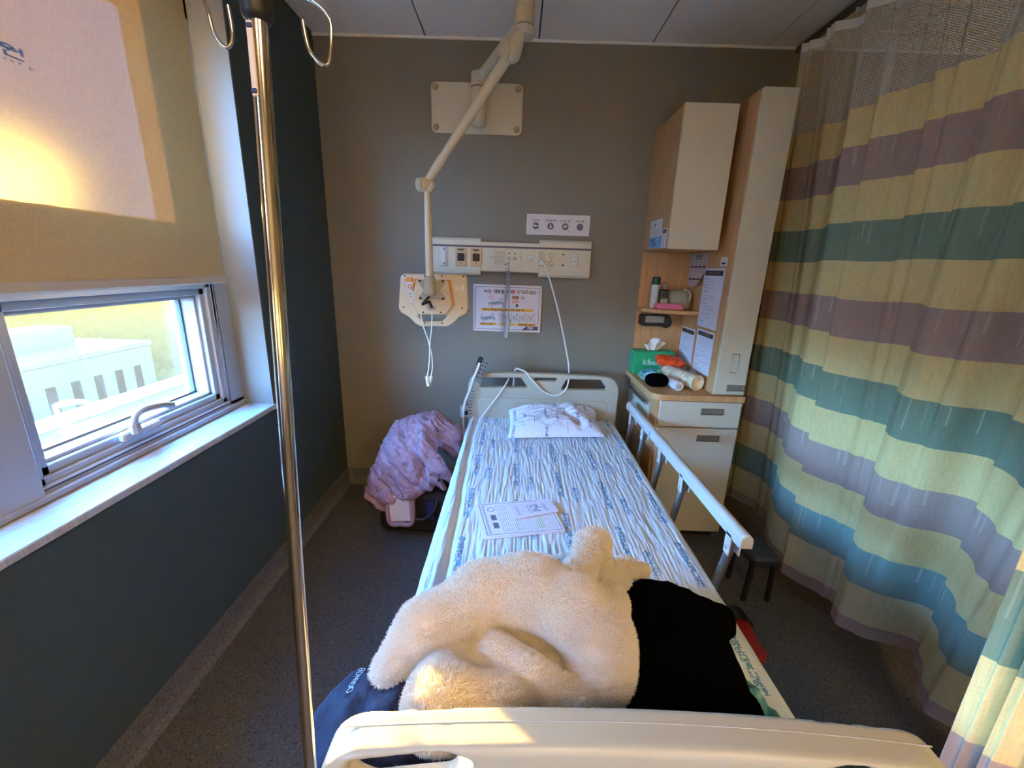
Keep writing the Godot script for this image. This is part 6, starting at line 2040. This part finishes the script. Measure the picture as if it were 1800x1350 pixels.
# ------------------------------------------------------------------ drip stand
func stand() -> void:
	var o := thing("drip_stand", "chrome drip stand with hooks standing before the bed's left foot corner", "drip stand", Vector3(-0.285, 0, 2.255))
	var p0 := Vector3(-0.3055, 0.13, 2.24)
	var p1 := Vector3(-0.2365, 1.708, 2.228)
	var dv := (p1 - p0).normalized()
	var b := MB.new()
	b.tube([p0 - dv * 0.03, p0, p0.lerp(p1, 0.4)], 0.0095, 24)
	b.tube([p0.lerp(p1, 0.4), p1], 0.0082, 24)
	part("pole", b, M.chrome, o)
	b = MB.new()
	b.lathe([Vector2(0.008, -0.006), Vector2(0.0115, -0.004), Vector2(0.013, 0.0), Vector2(0.013, 0.016), Vector2(0.009, 0.024), Vector2(0.0001, 0.026)], 20, Transform3D(Basis(), p1 + Vector3(0, 0.0, 0)))
	part("top_knob", b, M.dark, o)
	# white scale strip on the face of the pole
	var up := p1 - dv * 0.008
	var lo := p1 - dv * 0.066
	var zf := Vector3(-0.0026, 0, 0.0086)
	b = MB.new()
	b.box((up + lo) / 2 + zf, Vector3(0.0055, up.distance_to(lo), 0.002), 0.0007, Basis(Vector3(0, 0, 1), -0.027))
	var st := part("scale_strip", b, mat("strip_white", rgb(222, 208, 196), 0.4), o)
	for q in [up - dv * 0.004, lo + dv * 0.004]: part("strip_end", boxm(q + zf + Vector3(0, 0, 0.001), Vector3(0.0053, 0.004, 0.0018), 0.0007), mat("strip_blue", rgb(44, 42, 96), 0.4), st)
	for s in [[Vector3(-0.298, 1.745, 2.2), Vector3(-0.297, 1.718, 2.2), Vector3(-0.294, 1.704, 2.2), Vector3(-0.287, 1.695, 2.2), Vector3(-0.281, 1.696, 2.2), Vector3(-0.277, 1.706, 2.2), Vector3(-0.278, 1.728, 2.2)], [Vector3(-0.216, 1.742, 2.2), Vector3(-0.195, 1.732, 2.2), Vector3(-0.184, 1.721, 2.2), Vector3(-0.183, 1.707, 2.2), Vector3(-0.186, 1.688, 2.2), Vector3(-0.191, 1.682, 2.2), Vector3(-0.199, 1.686, 2.2), Vector3(-0.206, 1.697, 2.2), Vector3(-0.209, 1.718, 2.2)]]:
		var pts: Array = [p1 + Vector3(0, 0.018, 0), p1 + Vector3(signf(s[0].x - p1.x) * 0.02, 0.05, -0.01)] + s
		b = MB.new()
		b.tube(spline(pts, 6), 0.0018, 12)
		part("hook", b, M.chrome, o)
	b = MB.new()
	b.lathe([Vector2(0.0001, 0.07), Vector2(0.03, 0.07), Vector2(0.034, 0.08), Vector2(0.034, 0.11), Vector2(0.016, 0.125), Vector2(0.0001, 0.13)], 24, Transform3D(Basis(), Vector3(-0.3075, 0, 2.242)))
	part("hub", b, M.dark, o)
	for k in 5:
		var a := TAU * k / 5.0 + 0.84
		var d := Vector3(cos(a), 0, sin(a))
		b = MB.new()
		b.tube([Vector3(-0.3075, 0.09, 2.242) + d * 0.025, Vector3(-0.3075, 0.085, 2.242) + d * 0.15, Vector3(-0.3075, 0.06, 2.242) + d * 0.27], [0.014, 0.012, 0.010], 12)
		var l := part("leg", b, M.steel, o)
		b = MB.new()
		add_disc(b, Vector3(-0.3075, 0.026, 2.242) + d * 0.27 - Vector3(0.009, 0, 0), Vector3.RIGHT, 0.026, 0.018, 18, 0.3)
		b.box(Vector3(-0.3075, 0.045, 2.242) + d * 0.27, Vector3(0.024, 0.026, 0.024), 0.004)
		part("caster", b, M.rubber, l)

func floor_things() -> void:
	# low black stool with a padded top, mostly behind the curtain
	var o := thing("footstool", "low dark footstool on the floor half behind the striped curtain", "stool", Vector3(1.2, 0, 0.92))
	var b := MB.new()
	b.extrude(rrect(1.118, 0.82, 1.26, 1.03, 0.03), 0.045, Transform3D(Basis(Vector3(1, 0, 0), Vector3(0, 0, 1), Vector3(0, -1, 0)), Vector3(0, 0.25, 0)), 0.012)
	part("seat", b, mat("stool_pad", rgb(44, 46, 44), 0.55), o)
	for x in [1.14, 1.238]:
		for z in [0.85, 1.0]:
			b = MB.new()
			b.tube([Vector3(x, 0.21, z), Vector3(x + (0.008 if x > 1.2 else -0.008), 0.0, z)], 0.012, 12)
			part("leg", b, M.dark, o)
	# red slipper by the bed
	o = thing("slipper", "red and black slipper on the floor by the right side of the bed", "slipper", Vector3(1.03, 0, 1.17))
	b = MB.new()
	var ol := PackedVector2Array()
	for q in spline([Vector2(0.99, 1.07), Vector2(1.03, 1.06), Vector2(1.065, 1.10), Vector2(1.072, 1.17), Vector2(1.06, 1.26), Vector2(1.065, 1.31), Vector2(1.03, 1.345), Vector2(0.99, 1.31), Vector2(0.985, 1.22), Vector2(0.97, 1.13), Vector2(0.99, 1.07)], 4).slice(0, 40): ol.append(q)
	b.extrude(ol, 0.026, Transform3D(Basis(Vector3(1, 0, 0), Vector3(0, 0, 1), Vector3(0, -1, 0)), Vector3(0, 0.0265, 0)), 0.006)
	part("sole", b, mat("slipper_red", rgb(182, 40, 22), 0.5), o)
	b = MB.new()
	var rows := []
	for r in 9:
		var row := []
		for c in 13:
			var a := PI * c / 12.0
			row.append(Vector3(1.022 - cos(a) * 0.052, 0.024 + sin(a) * (0.034 + 0.012 * r / 8.0), 1.10 + 0.011 * r))
		rows.append(row)
	b.grid(rows, -1.0)
	part("strap", b, M.dark, o)
	# unseen ceiling light panels behind the camera, placed to warm the bed foot
	for k in 2:
		var c := Vector3(0.2 + 1.5 * k, HC - 0.02, 4.2)
		o = thing("unseen_ceiling_light", ["unseen ceiling light panel nearer the window wall behind the bed's foot", "unseen ceiling light panel farther from the window wall behind the bed's foot"][k], "ceiling light", c)
		part("housing", boxm(c, Vector3(0.6, 0.034, 1.2), 0.004), M.frame_white, o)
		var gm := mat("panel_glow", rgb(255, 226, 186), 0.5)
		gm.emission_enabled = true
		gm.emission = rgb(255, 216, 158)
		gm.emission_energy_multiplier = 1.2
		part("unseen_lamp_panel", boxm(c - Vector3(0, 0.018, 0), Vector3(0.56, 0.004, 1.16)), gm, o)
		var l := AreaLight3D.new()
		l.name = "unseen_lamp"
		l.area_size = Vector2(0.56, 1.16)
		l.light_color = rgb(255, 216, 158)
		l.light_energy = LAMP_E
		l.shadow_enabled = true
		o.add_child(l)
		l.rotation = Vector3(-PI / 2, 0, 0)
		l.position = Vector3(0, -0.024, 0)
